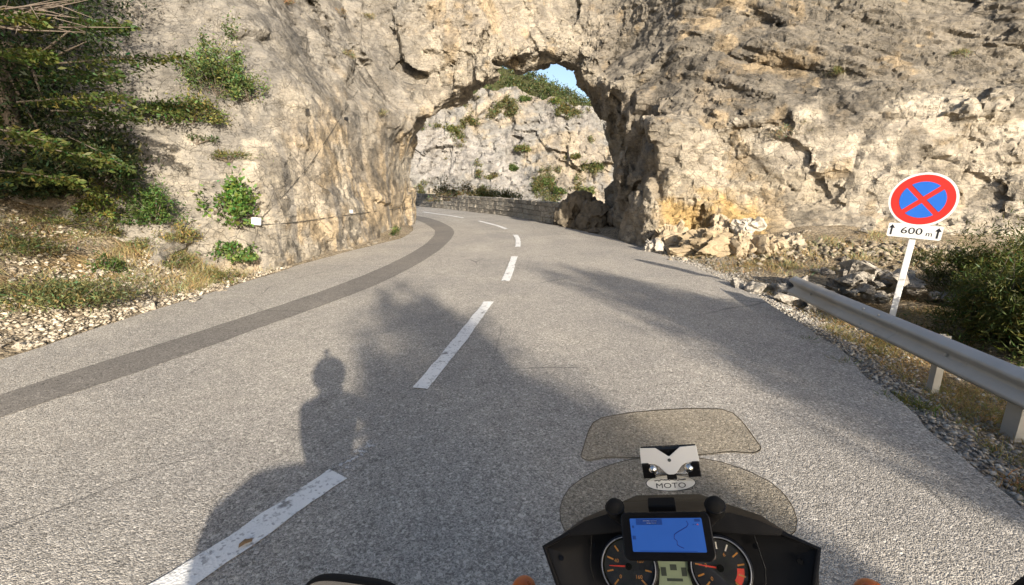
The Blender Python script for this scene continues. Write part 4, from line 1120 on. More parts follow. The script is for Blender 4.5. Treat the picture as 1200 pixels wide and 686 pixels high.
bush_at(120, 250, 0.03, 'small_shrub', 'small yellow green shrub below the trees', 'plant', (0.35, 0.3, 0.42), 18, 1200, 0.06, 0.024, (0.12, 0.14, 0.035), 24)
bush_at(118, 274, 0.03, 'small_shrub', 'small grey green shrub in the middle of the left bank', 'plant', (0.36, 0.3, 0.28), 16, 1100, 0.05, 0.018, OLIVE, 25)
bush_at(127, 318, 0.03, 'small_shrub', 'small dark green shrub among the scree stones', 'plant', (0.2, 0.18, 0.2), 10, 520, 0.05, 0.02, (0.06, 0.09, 0.025), 26)
bush_at(205, 310, 0.03, 'small_shrub', 'low green plant in the dry grass right of the scree', 'plant', (0.4, 0.3, 0.2), 14, 700, 0.05, 0.016, (0.13, 0.14, 0.05), 27)
bush_at(258, 330, 0.03, 'small_shrub', 'low yellow green plant close to the road below the cliff corner', 'plant', (0.38, 0.28, 0.2), 14, 800, 0.05, 0.016, (0.15, 0.145, 0.05), 28)
bush_at(266, 185, 0.03, 'ledge_plant', 'olive grass cushion on the ledge of the left rock', 'plant', (0.55, 0.25, 0.16), 20, 1300, 0.07, 0.012, OLIVE, 29)
bush_at(228, 165, 0.03, 'ledge_plant', 'small green weed on the rock left of the grass cushion', 'plant', (0.3, 0.2, 0.12), 8, 320, 0.06, 0.02, GRN, 30)
bush_at(465, 277, 0.02, 'wall_weed', 'small bright weed at the foot of the cliff wall beside the bend', 'plant', (0.16, 0.15, 0.3), 10, 420, 0.09, 0.022, (0.12, 0.14, 0.05), 31)
bush_at(928, 158, 0.05, 'ledge_plant', 'grey dry shrub on the ledge of the right cliff', 'plant', (0.45, 0.25, 0.28), 16, 800, 0.06, 0.014, (0.20, 0.17, 0.10), 32, mat='dry_foliage')
for px, py, c, lb in [(983, 86, (0.17, 0.165, 0.07), 'small green tuft on the dark grey face of the right cliff'), (1125, 66, (0.17, 0.16, 0.08), 'dry tuft high on the right cliff near the picture edge'), (860, 269, (0.11, 0.14, 0.04), 'small green tuft at the foot of the right cliff behind the rockfall'),
                      (430, 22, (0.16, 0.14, 0.06), 'brownish tuft near the top of the left cliff'), (398, 18, (0.22, 0.16, 0.09), 'rust coloured tuft at the top edge of the left cliff'), (408, 66, (0.2, 0.18, 0.1), 'pale grass tuft on the left cliff below the top'), (446, 135, (0.17, 0.16, 0.09), 'small faded tuft under the overhang of the left cliff'),
                      (335, 4, (0.22, 0.15, 0.09), 'reddish dry tuft at the top of the left cliff')]:
    bush_at(px, py, 0.02, 'cliff_tuft', lb, 'plant', (0.24, 0.16, 0.15), 10, 420, 0.09, 0.010, c, px, mat='dry_foliage', group='tufts on the cliff', stem_r=0.004)
# right side
for bx_, by_, rad, lb, sd in [(5.85, 5.3, (0.62, 0.6, 0.85), 'dense dark green broom bush behind the guardrail right of the sign', 41), (7.5, 7.1, (0.75, 0.6, 0.7), 'feathery green bush farther back behind the sign post', 42), (5.9, 4.6, (0.7, 0.7, 0.95), 'green broom bush at the right picture edge behind the guardrail', 43), (7.3, 6.1, (0.8, 0.7, 1.0), 'tall broom bush at the right picture edge in front of the cliff', 44)]:
    p = drop(bx_, by_)
    bush('broom_bush', lb, 'bush', p - Vector((0, 0, 0.05)), (rad[0] * 1.1, rad[1] * 1.1, rad[2] * 1.05), 90, 17000, 0.085, 0.013, (0.078, 0.092, 0.026), sd, spread=0.12, hollow=0.2, up=0.4)
# grass
rng = np.random.default_rng(91)
yy = rng.uniform(3.8, 9.2, 420); xx = np.interp(yy, [p[1] for p in LEFT], [p[0] for p in LEFT]) - np.abs(rng.normal(size=420)) * 1.8 - 0.5
q = np.stack([xx, yy], 1); q = q[fbm(np.stack([xx * 0.8, yy * 0.8, xx * 0], 1), 3, 8) > 0.0]
V, F, T = tuft_np(np.concatenate([q, ground_z(q)[0][:, None]], 1), 22, 0.13, 0.24, (0.27, 0.225, 0.11), rng, 0.0028)
tag(link('dry_grass', np_mesh('dry_grass', V, F, False, T), M['dry_foliage']), 'dry yellow grass sprinkled over the left bank', 'grass', kind='stuff')
# denser straw by the cliff corner
yy = rng.uniform(7.0, 9.2, 150); xx = np.interp(yy, [p[1] for p in LEFT], [p[0] for p in LEFT]) - rng.uniform(0.25, 1.6, 150)
q = np.stack([xx, yy], 1)
V, F, T = tuft_np(np.concatenate([q, ground_z(q)[0][:, None]], 1), 30, 0.2, 0.22, (0.31, 0.25, 0.12), rng, 0.003)
tag(link('dry_grass', np_mesh('dry_grass', V, F, False, T), M['dry_foliage']), 'tall straw grass at the foot of the left cliff corner', 'grass', kind='stuff')
yy = rng.uniform(1.2, 12.4, 1500); xx = np.interp(yy, [p[1] for p in RIGHT], [p[0] for p in RIGHT]) + 0.5 + np.abs(rng.normal(size=1500)) * 1.6
q = np.stack([xx, yy], 1); q = q[(fbm(np.stack([xx * 0.9, yy * 0.9, xx * 0 + 4], 1), 3, 9) > 0.0)]
V, F, T = tuft_np(np.concatenate([q, ground_z(q)[0][:, None]], 1), 22, 0.10, 0.2, (0.28, 0.21, 0.10), rng, 0.0025)
tag(link('dry_grass', np_mesh('dry_grass', V, F, False, T), M['dry_foliage']), 'dry brown grass on the verge around the guardrail', 'grass', kind='stuff')
yy = rng.uniform(8.8, 10.8, 70); xx = rng.uniform(5.2, 8.6, 70); q = np.stack([xx, yy], 1)
V, F, T = tuft_np(np.concatenate([q, ground_z(q)[0][:, None]], 1), 26, 0.18, 0.22, (0.36, 0.29, 0.15), rng, 0.004)
tag(link('dry_grass', np_mesh('dry_grass', V, F, False, T), M['dry_foliage']), 'straw coloured grass strip below the right cliff', 'grass', kind='stuff')
for i, (px, py, lb) in enumerate([(948, 401, 'green tuft at the asphalt edge left of the guardrail end'), (988, 427, 'small green tuft at the asphalt edge below the middle of the guardrail'), (1052, 470, 'green grass patch on the verge under the guardrail'), (1040, 400, 'green tuft under the far part of the guardrail'), (1078, 478, 'yellowish grass patch on the verge nearest the asphalt'), (1192, 572, 'brown green tuft at the right picture edge')]):
    p, _ = hit(px, py)
    tuft('grass_tuft', lb, 'grass', p, 150 if i > 1 else 60, 0.10, 0.15 if i > 1 else 0.08, (0.14, 0.15, 0.045) if i != 5 else (0.2, 0.15, 0.07), 600 + i, 'dry_foliage', 'green tufts on the right verge', 0.004)

yy = rng.uniform(1.6, 5.8, 330); xx = np.interp(yy, [p[1] for p in RIGHT], [p[0] for p in RIGHT]) + 0.3 + np.abs(rng.normal(size=330)) * 0.55
q = np.stack([xx, yy], 1); q = q[(fbm(np.stack([xx * 1.6, yy * 1.6, xx * 0 + 14], 1), 3, 9) > -0.05)]
V, F, T = tuft_np(np.concatenate([q, ground_z(q)[0][:, None]], 1), 26, 0.10, 0.16, (0.24, 0.20, 0.085), rng, 0.0025)
tag(link('dry_grass', np_mesh('dry_grass', V, F, False, T), M['dry_foliage']), 'patchy olive and straw grass between asphalt and guardrail', 'grass', kind='stuff')
# shrubs beyond the arch: behind the wall and on the far cliff
for i, (px, py, yd, rad, c, lb) in enumerate([(522, 226, 33, (1.0, 0.8, 1.1), (0.11, 0.10, 0.05), 'brownish shrub behind the left part of the stone wall'), (545, 227, 33, (0.9, 0.7, 1.2), (0.13, 0.11, 0.055), 'olive shrub behind the low gap of the stone wall'), (566, 228, 31, (0.8, 0.7, 0.8), OLIVE, 'low green shrub behind the lit middle of the stone wall'), (592, 230, 30, (0.9, 0.7, 0.7), (0.12, 0.12, 0.05), 'small olive shrub behind the edge of shade on the stone wall')]):
    p = at_y(px, py, yd)
    bush('wall_shrub', lb, 'bush', p - Vector((0, 0, rad[2] * 0.55)), rad, 26, 1200, 0.16, 0.06, c, 700 + i, stem_r=0.02)
rng = np.random.default_rng(5)
def far_hit(px, py):
    h = BV_F.ray_cast(Vector((0, 0, CAM_H)), ray(px, py).normalized()); return h[0]
names = {}
for i, (px, py, r, c, lb) in enumerate([(640, 212, 1.9, GRN, 'largest green shrub low on the far cliff above the shaded wall'), (628, 220, 1.5, (0.1, 0.12, 0.04), 'green shrub beside the largest one on the far cliff'), (655, 222, 1.4, GRN, 'dark green shrub right of the largest one on the far cliff'), (537, 160, 2.6, OLIVE, 'wide olive shrub patch at the left of the far cliff'), (550, 141, 1.7, OLIVE, 'olive shrub above the wide patch on the far cliff'), (530, 150, 1.6, (0.12, 0.13, 0.04), 'olive shrub at the upper left of the wide patch on the far cliff'), (612, 172, 1.7, (0.12, 0.125, 0.04), 'olive shrub in the centre of the far cliff'), (600, 196, 1.2, GRN, 'green shrub below the centre of the far cliff'), (652, 118, 1.7, (0.11, 0.125, 0.035), 'bright green shrub near the top edge of the far cliff'), (660, 127, 1.5, (0.15, 0.14, 0.05), 'yellowish shrub below the bright one near the far cliff top'), (615, 115, 1.3, GRN, 'green shrub in the upper gully of the far cliff'), (700, 195, 1.5, GRN, 'green shrub low at the right of the far cliff beside the arch'), (688, 222, 1.6, (0.12, 0.14, 0.05), 'pale green shrub just left of the arch pillar beyond the road'), (575, 206, 1.3, OLIVE, 'olive shrub on the pale ledge of the far cliff'), (675, 182, 1.0, OLIVE, 'small olive shrub right of centre on the far cliff')]):
    p = far_hit(px, py)
    if p is None: continue
    bush('far_shrub', lb, 'bush', p - Vector((0, 0.2, r * 0.4)), (r * 0.62, r * 0.45, r * 0.5), 24, 900, 0.26, 0.14, c, 800 + i, stem_r=0.05, group='shrubs on the far cliff')
# scattered scrub, too small to tell apart
idx = rng.integers(0, len(FP), 60000); cand = FP[idx]
msk = (fbm(cand * 0.22, 4, 930) > 0.50) & (np.abs(cand[:, 0]) < 35) & (cand[:, 2] > -6)
cand = cand[msk][:900]
C = np.repeat(cand, 26, 0) + rng.normal(size=(len(cand) * 26, 3)) * np.array([0.26, 0.2, 0.2]) + np.array([0, -0.25, 0.05])
V, F, T = leaves_np(C, 0.26, 0.14, tint_arr(len(C), (0.12, 0.12, 0.05), rng, 0.3), rng, 0.3)
tag(link('cliff_scrub', np_mesh('cliff_scrub', V, F, False, T), M['foliage']), 'tiny bushes dotted over the far cliff', 'scrub', kind='stuff')
idx = rng.integers(0, len(HP), 9000); cand = HP[idx] + np.stack([rng.uniform(-1.3, 1.3, 9000), rng.uniform(-1.3, 1.3, 9000), rng.uniform(0, 0.3, 9000)], 1)
cand = cand[(np.abs(cand[:, 0]) < 45) & (cand[:, 1] < 138) & (cand[:, 1] > 76)]
hs = rng.uniform(0.5, 1.1, len(cand)); ct = rng.uniform(0.6, 1.5, len(cand))
C = np.repeat(cand, 44, 0) + rng.normal(size=(len(cand) * 44, 3)) * np.repeat(hs, 44)[:, None] * np.array([0.55, 0.55, 0.6]) + np.array([0, 0, 0.6])
V, F, T = leaves_np(C, 0.42, 0.24, tint_arr(len(C), (0.07, 0.085, 0.032), rng, 0.25, np.repeat(ct, 44)), rng, 0.3)
tag(link('hill_wood', np_mesh('hill_wood', V, F, False, T), M['foliage']), 'dark green wood covering the hill beyond the arch', 'wood', kind='stuff')

# trees standing behind the camera: their shade lies on the road
def up3(x, y): return Vector((x, y, float(ground_z(np.array([[x, y]]))[0][0])))
tree('roadside_tree', 'slender roadside tree behind the rider whose shade covers the right lane', up3(6.6, -12.92), 7.3, 0.14, (0, 0, 4.5), (1.0, 1.0, 2.5), 110, 8200, 0.22, 0.13, GRN, 51, 'trees behind the rider', limbs=30)
tree('roadside_tree', 'slender roadside tree behind the guardrail whose shade covers the right verge', up3(9.78, -11.23), 7.4, 0.14, (0, 0, 4.6), (1.3, 1.3, 2.7), 90, 7000, 0.20, 0.12, GRN, 52, 'trees behind the rider', limbs=30)
tree('roadside_tree', 'tall leaning tree behind the rider on the left whose shade darkens the left trees', up3(-7.5, -10.5), 14, 0.28, (4.2, 0.3, 9.6), (3.7, 3.5, 3.5), 95, 11500, 0.26, 0.16, GRN, 53, 'trees behind the rider', lean=(4.5, 0.5), limbs=40, spread=0.16)
# wind-dropped leaf on the paint
p = gp(287, 637, 0.012)
mb = MB().grid([[(-0.05, -0.02, 0.0), (-0.01, -0.03, 0.018), (0.04, -0.02, 0.006)], [(-0.04, 0.0, 0.012), (0.0, 0.0, 0.03), (0.055, 0.005, 0.012)], [(-0.03, 0.022, 0.002), (0.01, 0.028, 0.016), (0.04, 0.02, 0.0)]])
simple('dead_leaf', (0.24, 0.15, 0.075), 0.8, var=0.4, scale=60)
o = mb.build('dead_leaf', M['dead_leaf'], None, smooth=60); o.location = p; o.rotation_euler = (0.1, 0.15, 0.9); o.scale = (0.7, 0.6, 0.8)
tag(o, 'brown withered leaf lying on the nearest white dash', 'leaf')

# ------------------------------------------------------------------ stone wall on the outside of the bend
wall = thing('stone_wall', 'low grey stone block wall on the outside of the bend behind the arch', 'wall', (0, 0, 0))
WL = cr_resample([(2.35, 19.6), (1.5, 21.3), (0.3, 24.4), (-2.95, 29.75), (-6.9, 35.3), (-13.8, 40.9)], 400)
ws = np.concatenate([[0], np.cumsum(np.linalg.norm(np.diff(WL, axis=0), axis=1))])
def wpos(s): return np.array([np.interp(s, ws, WL[:, 0]), np.interp(s, ws, WL[:, 1])])
def wdir(s): d = wpos(s + 0.1) - wpos(s - 0.1); return d / np.linalg.norm(d)
BLK = []
for i in range(6):
    r = random.Random(900 + i)
    mb = MB().box((0, 0, 0), (0.5, 0.5, 0.5)); me = mb.mesh('stone_block', bevel=0.07, seg=2)
    for v in me.vertices: v.co += Vector((r.uniform(-1, 1) * 0.035, r.uniform(-1, 1) * 0.05, r.uniform(-1, 1) * 0.05))
    me.materials.append(M['wall_stone']); BLK.append(me)
rows_h = [0.26, 0.24, 0.23, 0.20]
GAP = (12.3, 15.4)
z0 = -0.02
for ci, h in enumerate(rows_h):
    s = 0.1 + (ci % 2) * 0.25
    while s < ws[-1] - 0.4:
        L = rr.uniform(0.4, 0.85) if s < 18 else rr.uniform(0.6, 1.0)
        mid = s + L / 2
        if not (ci == 3 and GAP[0] < mid < GAP[1]) and not (ci == 2 and GAP[0] + 0.6 < mid < GAP[1] - 0.6):
            c, d = wpos(mid), wdir(mid)
            o = bpy.data.objects.new('stone_block', rr.choice(BLK)); COL.objects.link(o); o.parent = wall
            jz = rr.uniform(-0.012, 0.012) if ci == 3 else 0
            o.location = (c[0], c[1], z0 + h / 2 + jz); o.scale = (L - 0.03, 0.44 + rr.uniform(-0.03, 0.03), h - 0.022); o.rotation_euler = (0, 0, math.atan2(d[1], d[0]) + rr.uniform(-0.02, 0.02))
        s += L
    z0 += h
rows = []
for s in np.linspace(0, ws[-1], 120):
    c, d = wpos(s), wdir(s); n = np.array([-d[1], d[0]]); top = 0.86 if not GAP[0] < s < GAP[1] else 0.46
    a, b = c - n * 0.17, c + n * 0.17
    rows.append([(a[0], a[1], -0.3), (a[0], a[1], top), (b[0], b[1], top), (b[0], b[1], -0.3)])
MB().grid(rows).build('mortar_core', M['mortar'], wall)
gl = thing('gap_rail', 'dark rusty bar closing the gap in the stone wall', 'railing', (*wpos((GAP[0] + GAP[1]) / 2), 0.74))
a, b = wpos(GAP[0] - 0.2), wpos(GAP[1] + 0.2); c = wpos((GAP[0] + GAP[1]) / 2)
a3, b3 = Vector((a[0] - c[0], a[1] - c[1], 0)), Vector((b[0] - c[0], b[1] - c[1], 0))
MB().tube([a3, b3], 0.055, 8).build('bar', M['rusty_iron'], gl)
for k, e in enumerate((0.12, 0.88)):
    q = a3.lerp(b3, e); MB().tube([q + Vector((0, 0, -0.32)), q + Vector((0, 0, 0.06))], 0.045, 8).build('post', M['rusty_iron'], gl)
MB().tube([a3 + Vector((0, 0, -0.16)), b3 + Vector((0, 0, -0.16))], 0.03, 8).build('bar', M['rusty_iron'], gl)

# ------------------------------------------------------------------ guardrail
gr = thing('guardrail', 'grey galvanised steel guardrail along the right verge', 'guardrail', (3.9, 5.0, 0))
RP = cr_resample([(4.08, 6.5), (3.98, 5.6), (3.88, 4.4), (3.75, 3.1), (3.55, 1.2), (3.2, -1.2), (2.8, -5), (2.3, -11)], 60)
zc = np.interp(RP[:, 1], [-11, 3.0, 6.5], [0.32, 0.30, 0.315])
prof = [(-0.004, 0.155), (0.012, 0.150), (0.072, 0.112), (0.081, 0.095), (0.078, 0.072), (0.012, 0.022), (0.004, 0.0), (0.012, -0.022), (0.078, -0.072), (0.081, -0.095), (0.072, -0.112), (0.012, -0.150), (-0.004, -0.155)]
rows = []
for k in range(len(RP)):
    d = RP[min(k + 1, 59)] - RP[max(k - 1, 0)]; d /= np.linalg.norm(d); n = np.array([d[1], -d[0]])
    if n[0] > 0: n = -n
    rows.append([(RP[k][0] + n[0] * o - 3.9, RP[k][1] + n[1] * o - 5.0, zc[k] + h * 0.92) for o, h in prof])
MB().grid(rows).build('rail_beam', M['galvanised_steel'], gr, solid=0.005, smooth=50)
mb = MB()
for yk in (5.9, 3.7, 1.7):
    xk = float(np.interp(yk, RP[::-1, 1], RP[::-1, 0]))
    for h in (0.0, ):
        for dy in (-0.1, 0.1):
            mb.ball((xk - 3.9 - 0.006, yk + dy - 5.0, np.interp(yk, RP[::-1, 1], zc[::-1]) + h), 0.016, 8, 5)
mb.build('bolt', M['galvanised_steel'], gr, weld=False)
k0 = int(np.argmin(np.abs(RP[:, 1] - 4.75)))
ov = [[Vector(r) + Vector((-0.004, 0, 0)) for r in rows[k]] for k in range(k0 - 2, k0 + 2)]
sp = MB().grid(ov).build('splice_plate', M['galvanised_steel'], gr, solid=0.003, smooth=50)
for dy in (-0.12, 0.12):
    for h in (0.118, 0.06, -0.06, -0.118):
        xk = float(np.interp(4.75 + dy, RP[::-1, 1], RP[::-1, 0]))
        MB().ball((xk - 3.9 - 0.066, 4.75 + dy - 5.0, np.interp(4.75, RP[::-1, 1], zc[::-1]) + h), 0.013, 8, 5).build('bolt', M['galvanised_steel'], sp)
for yk in (3.98, 3.2, 0.95, -1.1, -3.2):
    xk = float(np.interp(yk, RP[::-1, 1], RP[::-1, 0])); zk = float(np.interp(yk, RP[::-1, 1], zc[::-1])); g0 = float(ground_z(np.array([[xk + 0.1, yk]]))[0][0])
    pts = [(0.0, -0.03), (0.07, -0.03), (0.07, -0.024), (0.008, -0.024), (0.008, 0.024), (0.07, 0.024), (0.07, 0.03), (0.0, 0.03)]
    if yk == 3.2: pts = [(a_ * 1.8, b_ * 1.9) for a_, b_ in pts]
    MB().prism(pts, (xk + 0.06 - 3.9, yk - 5.0, g0 - 0.25), (1, 0, 0), (0, 1, 0), zk + 0.12 - g0 + 0.25).build('post', M['galvanised_steel'], gr)
    MB().box((xk + 0.035 - 3.9, yk - 5.0, zk), (0.032, 0.045, 0.07)).build('spacer', M['galvanised_steel'], gr, bevel=0.004)

# ------------------------------------------------------------------ no-stopping sign
SP = Vector((4.97, 5.8, 0)); g0 = drop(SP.x, SP.y, 1.0).z
az = math.atan2(SP.x, SP.y)
sg = thing('road_sign', 'round red and blue no stopping sign on a white post, plate reading 600 m', 'road sign', (SP.x, SP.y, g0), (0, math.radians(2.6), -az - 0.06))
zC = 1.565 - g0
MB().box((0, 0.035, zC / 2 + 0.02), (0.033, 0.02, zC / 2 + 0.17)).build('post', M['post_white'], sg, bevel=0.006)
dsk = MB().disc((0, 0.008, zC), (0, -1, 0), 0.325, 0.010, 64).build('disc', M['sign_white'], sg)
MB().disc((0, 0.016, zC), (0, -1, 0), 0.322, 0.006, 48).build('backing', M['sign_back'], dsk)
MB().disc((0, -0.002, zC), (0, -1, 0), 0.300, 0.002, 64).build('red_field', M['sign_red'], dsk)
for k in range(4):
    R_, hb = 0.218, 0.028
    de = math.asin(hb / R_); pts = [(hb * math.sqrt(2), 0)] + [(R_ * math.cos(t), R_ * math.sin(t)) for t in np.linspace(-math.pi / 4 + de, math.pi / 4 - de, 14)]
    c, s = math.cos(k * math.pi / 2), math.sin(k * math.pi / 2)
    MB().prism([(x * c - y * s, x * s + y * c) for x, y in pts], (0, -0.004, zC), (1, 0, 0), (0, 0, 1), 0.002).build('blue_field', M['sign_blue'], dsk)
zP = zC - 0.325 - 0.062
def rrect(w, h, r, n=6):
    out = []
    for cx, cy, a0 in ((w - r, h - r, 0), (-w + r, h - r, 90), (-w + r, -h + r, 180), (w - r, -h + r, 270)):
        for k in range(n + 1):
            t = math.radians(a0 + 90 * k / n); out.append((cx + r * math.cos(t), cy + r * math.sin(t)))
    return out
plate = MB().prism(rrect(0.262, 0.085, 0.02), (0, 0.006, zP), (1, 0, 0), (0, 0, 1), 0.010).build('distance_plate', M['sign_white'], sg)
tm = text_mesh('600', 0.115, 'lettering'); o = link('lettering', tm, M['sign_black'], plate); o.rotation_euler = (math.pi / 2, 0, 0); o.location = (-0.025, -0.0052, zP); o.scale = (1.25, 1, 1)
tm = text_mesh('m', 0.085, 'lettering'); o = link('lettering', tm, M['sign_black'], plate); o.rotation_euler = (math.pi / 2, 0, 0); o.location = (0.145, -0.0052, zP - 0.018); o.scale = (1.0, 1, 1)
for sx in (-1, 1):
    ar = [(-0.009, -0.062), (0.009, -0.062), (0.009, 0.022), (0.030, 0.022), (0, 0.066), (-0.030, 0.022), (-0.009, 0.022)]
    MB().prism(ar, (sx * 0.222, -0.0045, zP), (1, 0, 0), (0, 0, 1), 0.0015).build('arrow', M['sign_black'], plate)

# ------------------------------------------------------------------ cables and boxes on the cliff
def cliff_pt(px, py, off=0.03):
    p, n = hit(px, py); d = (Vector((0, 0, CAM_H)) - p).normalized()
    return p + (n * 0.5 + d * 0.5).normalized() * off
def cable(pix, r, label):
    pts = []
    for (a, b), (c, d) in zip(pix[:-1], pix[1:]):
        n = max(2, int(math.hypot(c - a, d - b) / 9))
        pts += [cliff_pt(a + (c - a) * k / n, b + (d - b) * k / n) for k in range(n)]
    pts.append(cliff_pt(*pix[-1]))
    for _ in range(2): pts = [pts[0]] + [(pts[k - 1] + pts[k] * 2 + pts[k + 1]) / 4 for k in range(1, len(pts) - 1)] + [pts[-1]]
    o = MB().tube(pts, r, 6).build('cable', M['cable_black'], None, smooth=80)
    return tag(o, label, 'cable', 'cables on the left cliff')
cable([(306, 264), (345, 261), (408, 252), (440, 248), (478, 243)], 0.0075, 'black cable running level along the left cliff wall above the road')
cable([(300, 262), (335, 226), (365, 190), (396, 142), (419, 106)], 0.0055, 'thin dark cable climbing slantwise up the left cliff')
cable([(424, 2), (423, 40), (424, 82)], 0.004, 'thin cable hanging straight down near the top of the left cliff')
p = cliff_pt(299, 261, 0.10); bx = thing('cliff_box', 'white box lamp fixed to the left cliff corner beside the bright green bush', 'box', p, (-0.25, 0.12, 0.35))
MB().box((0, 0, 0), (0.085, 0.06, 0.075)).build('housing', M['box_white'], bx, bevel=0.014)
MB().box((0.01, -0.063, 0.0), (0.055, 0.006, 0.04)).build('lens', M['sign_back'], bx, bevel=0.004)
MB().box((0, 0.09, 0.0), (0.02, 0.05, 0.02)).build('bracket', M['sign_back'], bx)
p = cliff_pt(410, 248, 0.06); o = MB().box((0, 0, 0), (0.035, 0.04, 0.05)).build('cliff_box', M['box_white'], None, bevel=0.01); o.location = p; o.rotation_euler = (0, 0, 1.2)
tag(o, 'tiny white junction box on the cable along the left cliff wall', 'box')
p = cliff_pt(405, 140, 0.05); o = MB().box((0, 0, 0), (0.05, 0.04, 0.04)).build('cable_clamp', M['dark_panel'], None, bevel=0.008); o.location = p
tag(o, 'small grey metal clamp where the slanting cable crosses the left cliff', 'clamp')

# ------------------------------------------------------------------ motorcycle (local axes: x right, y forward, z up)
BYAW, BLEAN = math.radians(-14), math.radians(-12)
BR = Euler((0, BLEAN, BYAW), 'XYZ').to_matrix()
HZC = CAM_H / BR[2][2]
XO = 0.025                                           # the rider's head is a little right of the machine's middle plane
HZC = (CAM_H - XO * BR[2][0]) / BR[2][2]
BROOT = Vector((0, 0, CAM_H)) - BR @ Vector((XO, 0, HZC))
bike = thing('motorcycle', 'black touring motorcycle in the foreground with tinted windscreen and round gauges', 'motorcycle', BROOT, (0, BLEAN, BYAW))
EYE = Vector((0, 0, HZC))
K40 = 0.84
def toplane(x, z, y0=0.72):
    """slide a point of the dash seen at y0 along the rider's sight line onto the dash plane"""
    dx, dy, dz = x, y0, z - HZC
    s = (0.66 + (HZC - 1.205) * K40) / (dy - dz * K40)
    return Vector((dx * s, dy * s, HZC + dz * s))
DN = Vector((0, -1, K40)).normalized()             # dash normal, towards the rider
DU = Vector((0, K40, 1)).normalized()              # up along the dash
def on_dash(x, u, off=0.0): return Vector((x, 0.66, 1.205)) + DU * u + DN * off
half = [toplane(*q) for q in [(0.0, 1.250), (0.08, 1.247), (0.172, 1.219), (0.226, 1.189), (0.213, 1.10)]] + [Vector((0.165, 0.57, 1.04)), Vector((0.12, 0.54, 0.99))]
def mir(h): return [Vector((-v.x, v.y, v.z)) for v in reversed(h) if v.x > 1e-6] + h
rim = mir(half)
r1 = mir([Vector(v) for v in [(0, 0.84, 1.19), (0.085, 0.84, 1.19), (0.165, 0.83, 1.165), (0.225, 0.80, 1.13), (0.235, 0.78, 1.03), (0.20, 0.76, 0.94), (0.14, 0.74, 0.86)]])
r2 = mir([Vector(v) for v in [(0, 1.0, 1.09), (0.07, 1.0, 1.09), (0.125, 0.99, 1.07), (0.165, 0.97, 1.02), (0.17, 0.95, 0.95), (0.145, 0.94, 0.86), (0.09, 0.94, 0.78)]])
r3 = mir([Vector(v) for v in [(0, 1.13, 0.98), (0.03, 1.13, 0.975), (0.06, 1.125, 0.96), (0.08, 1.12, 0.92), (0.08, 1.115, 0.88), (0.06, 1.11, 0.83), (0.03, 1.10, 0.79)]])
MB().grid([rim, r1, r2, r3]).build('fairing', M['black_plastic'], bike, solid=0.004, smooth=30, bevel=0.0)
mb = MB(); n = len(rim); inner = [v + DN * 0.0 for v in rim]
ctr = on_dash(0, -0.04, -0.02)
ring2 = [v.lerp(ctr, 0.16) - DN * 0.02 for v in rim]; ring3 = [v.lerp(ctr, 0.55) - DN * 0.022 for v in rim]
vs = rim + ring2 + ring3 + [ctr - DN * 0.004]
fs = []
for a in range(2):
    for k in range(n - 1): fs.append((a * n + k, a * n + k + 1, (a + 1) * n + k + 1, (a + 1) * n + k))
for k in range(n - 1): fs.append((2 * n + k, 2 * n + k + 1, 3 * n))
mb.add(vs, fs)
dash_p = mb.build('dash_panel', M['dark_panel'], bike, smooth=40)
# rolled edge of the fairing
MB().tube(rim[1:-1], 0.0045, 8).build('fairing_edge', M['black_plastic'], bike, smooth=60)
# upper shelves left and right of the display
for sx in (-1, 1):
    pts = [toplane(0.055, 1.262), toplane(0.10, 1.257), toplane(0.14, 1.243), toplane(0.178, 1.222), toplane(0.172, 1.212), toplane(0.13, 1.214), toplane(0.055, 1.222)]
    pts = [Vector((sx * p.x, p.y, p.z)) for p in pts]
    top = [p + DN * (0.012 if 0 < k < 3 else 0.007) for k, p in enumerate(pts)]
    n7 = len(pts)
    MB().add(pts + top, [tuple(range(n7)), tuple(range(2 * n7 - 1, n7 - 1, -1))] + [(k, (k + 1) % n7, n7 + (k + 1) % n7, n7 + k) for k in range(n7)]).build('dash_shelf', M['black_plastic'], bike, bevel=0.004, smooth=40)

# windscreens
def yscr(x, z): return 0.765 + (1.335 - z) * 0.62 - 1.15 * x * x
def yspo(x, z): return 0.742 + (1.39 - z) * 0.48 - 0.9 * x * x
def onscr(x, z, y0, f):
    d = Vector((x + (0.016 if f is yspo else 0.003), y0, z - HZC)); s = 1.0
    for _ in range(30): s = f(d.x * s, HZC + d.z * s) / d.y
    return EYE + d * s
def screen(name, right_top, right_bot, y0, f, nu, label=None):
    """right half of the outline, top and bottom edge from the centre outwards"""
    def samp(pl, t):
        p = np.array(pl); s = np.concatenate([[0], np.cumsum(np.hypot(*np.diff(p, axis=0).T))]); s /= s[-1]
        return np.interp(t, s, p[:, 0]), np.interp(t, s, p[:, 1])
    ts = np.linspace(0, 1, nu); rows = []
    for w in np.linspace(0, 1, 9):
        row = []
        for sx in (-1, 1):
            for t in (ts[::-1] if sx < 0 else ts[1:]):
                a, b = samp(right_top, t), samp(right_bot, t)
                row.append(onscr(sx * (a[0] * (1 - w) + b[0] * w), a[1] * (1 - w) + b[1] * w, y0, f))
        rows.append(row)
    o = MB().grid(rows).build(name, M['tinted_screen'], bike, solid=0.003, smooth=60)
    edge = rows[0] + [r[-1] for r in rows[1:]] + rows[-1][::-1][1:] + [r[0] for r in rows[-2:0:-1]]
    MB().tube(edge + [edge[0]], 0.0008, 6).build('edge', M['screen_edge'], o, smooth=80, weld=False)
    return o
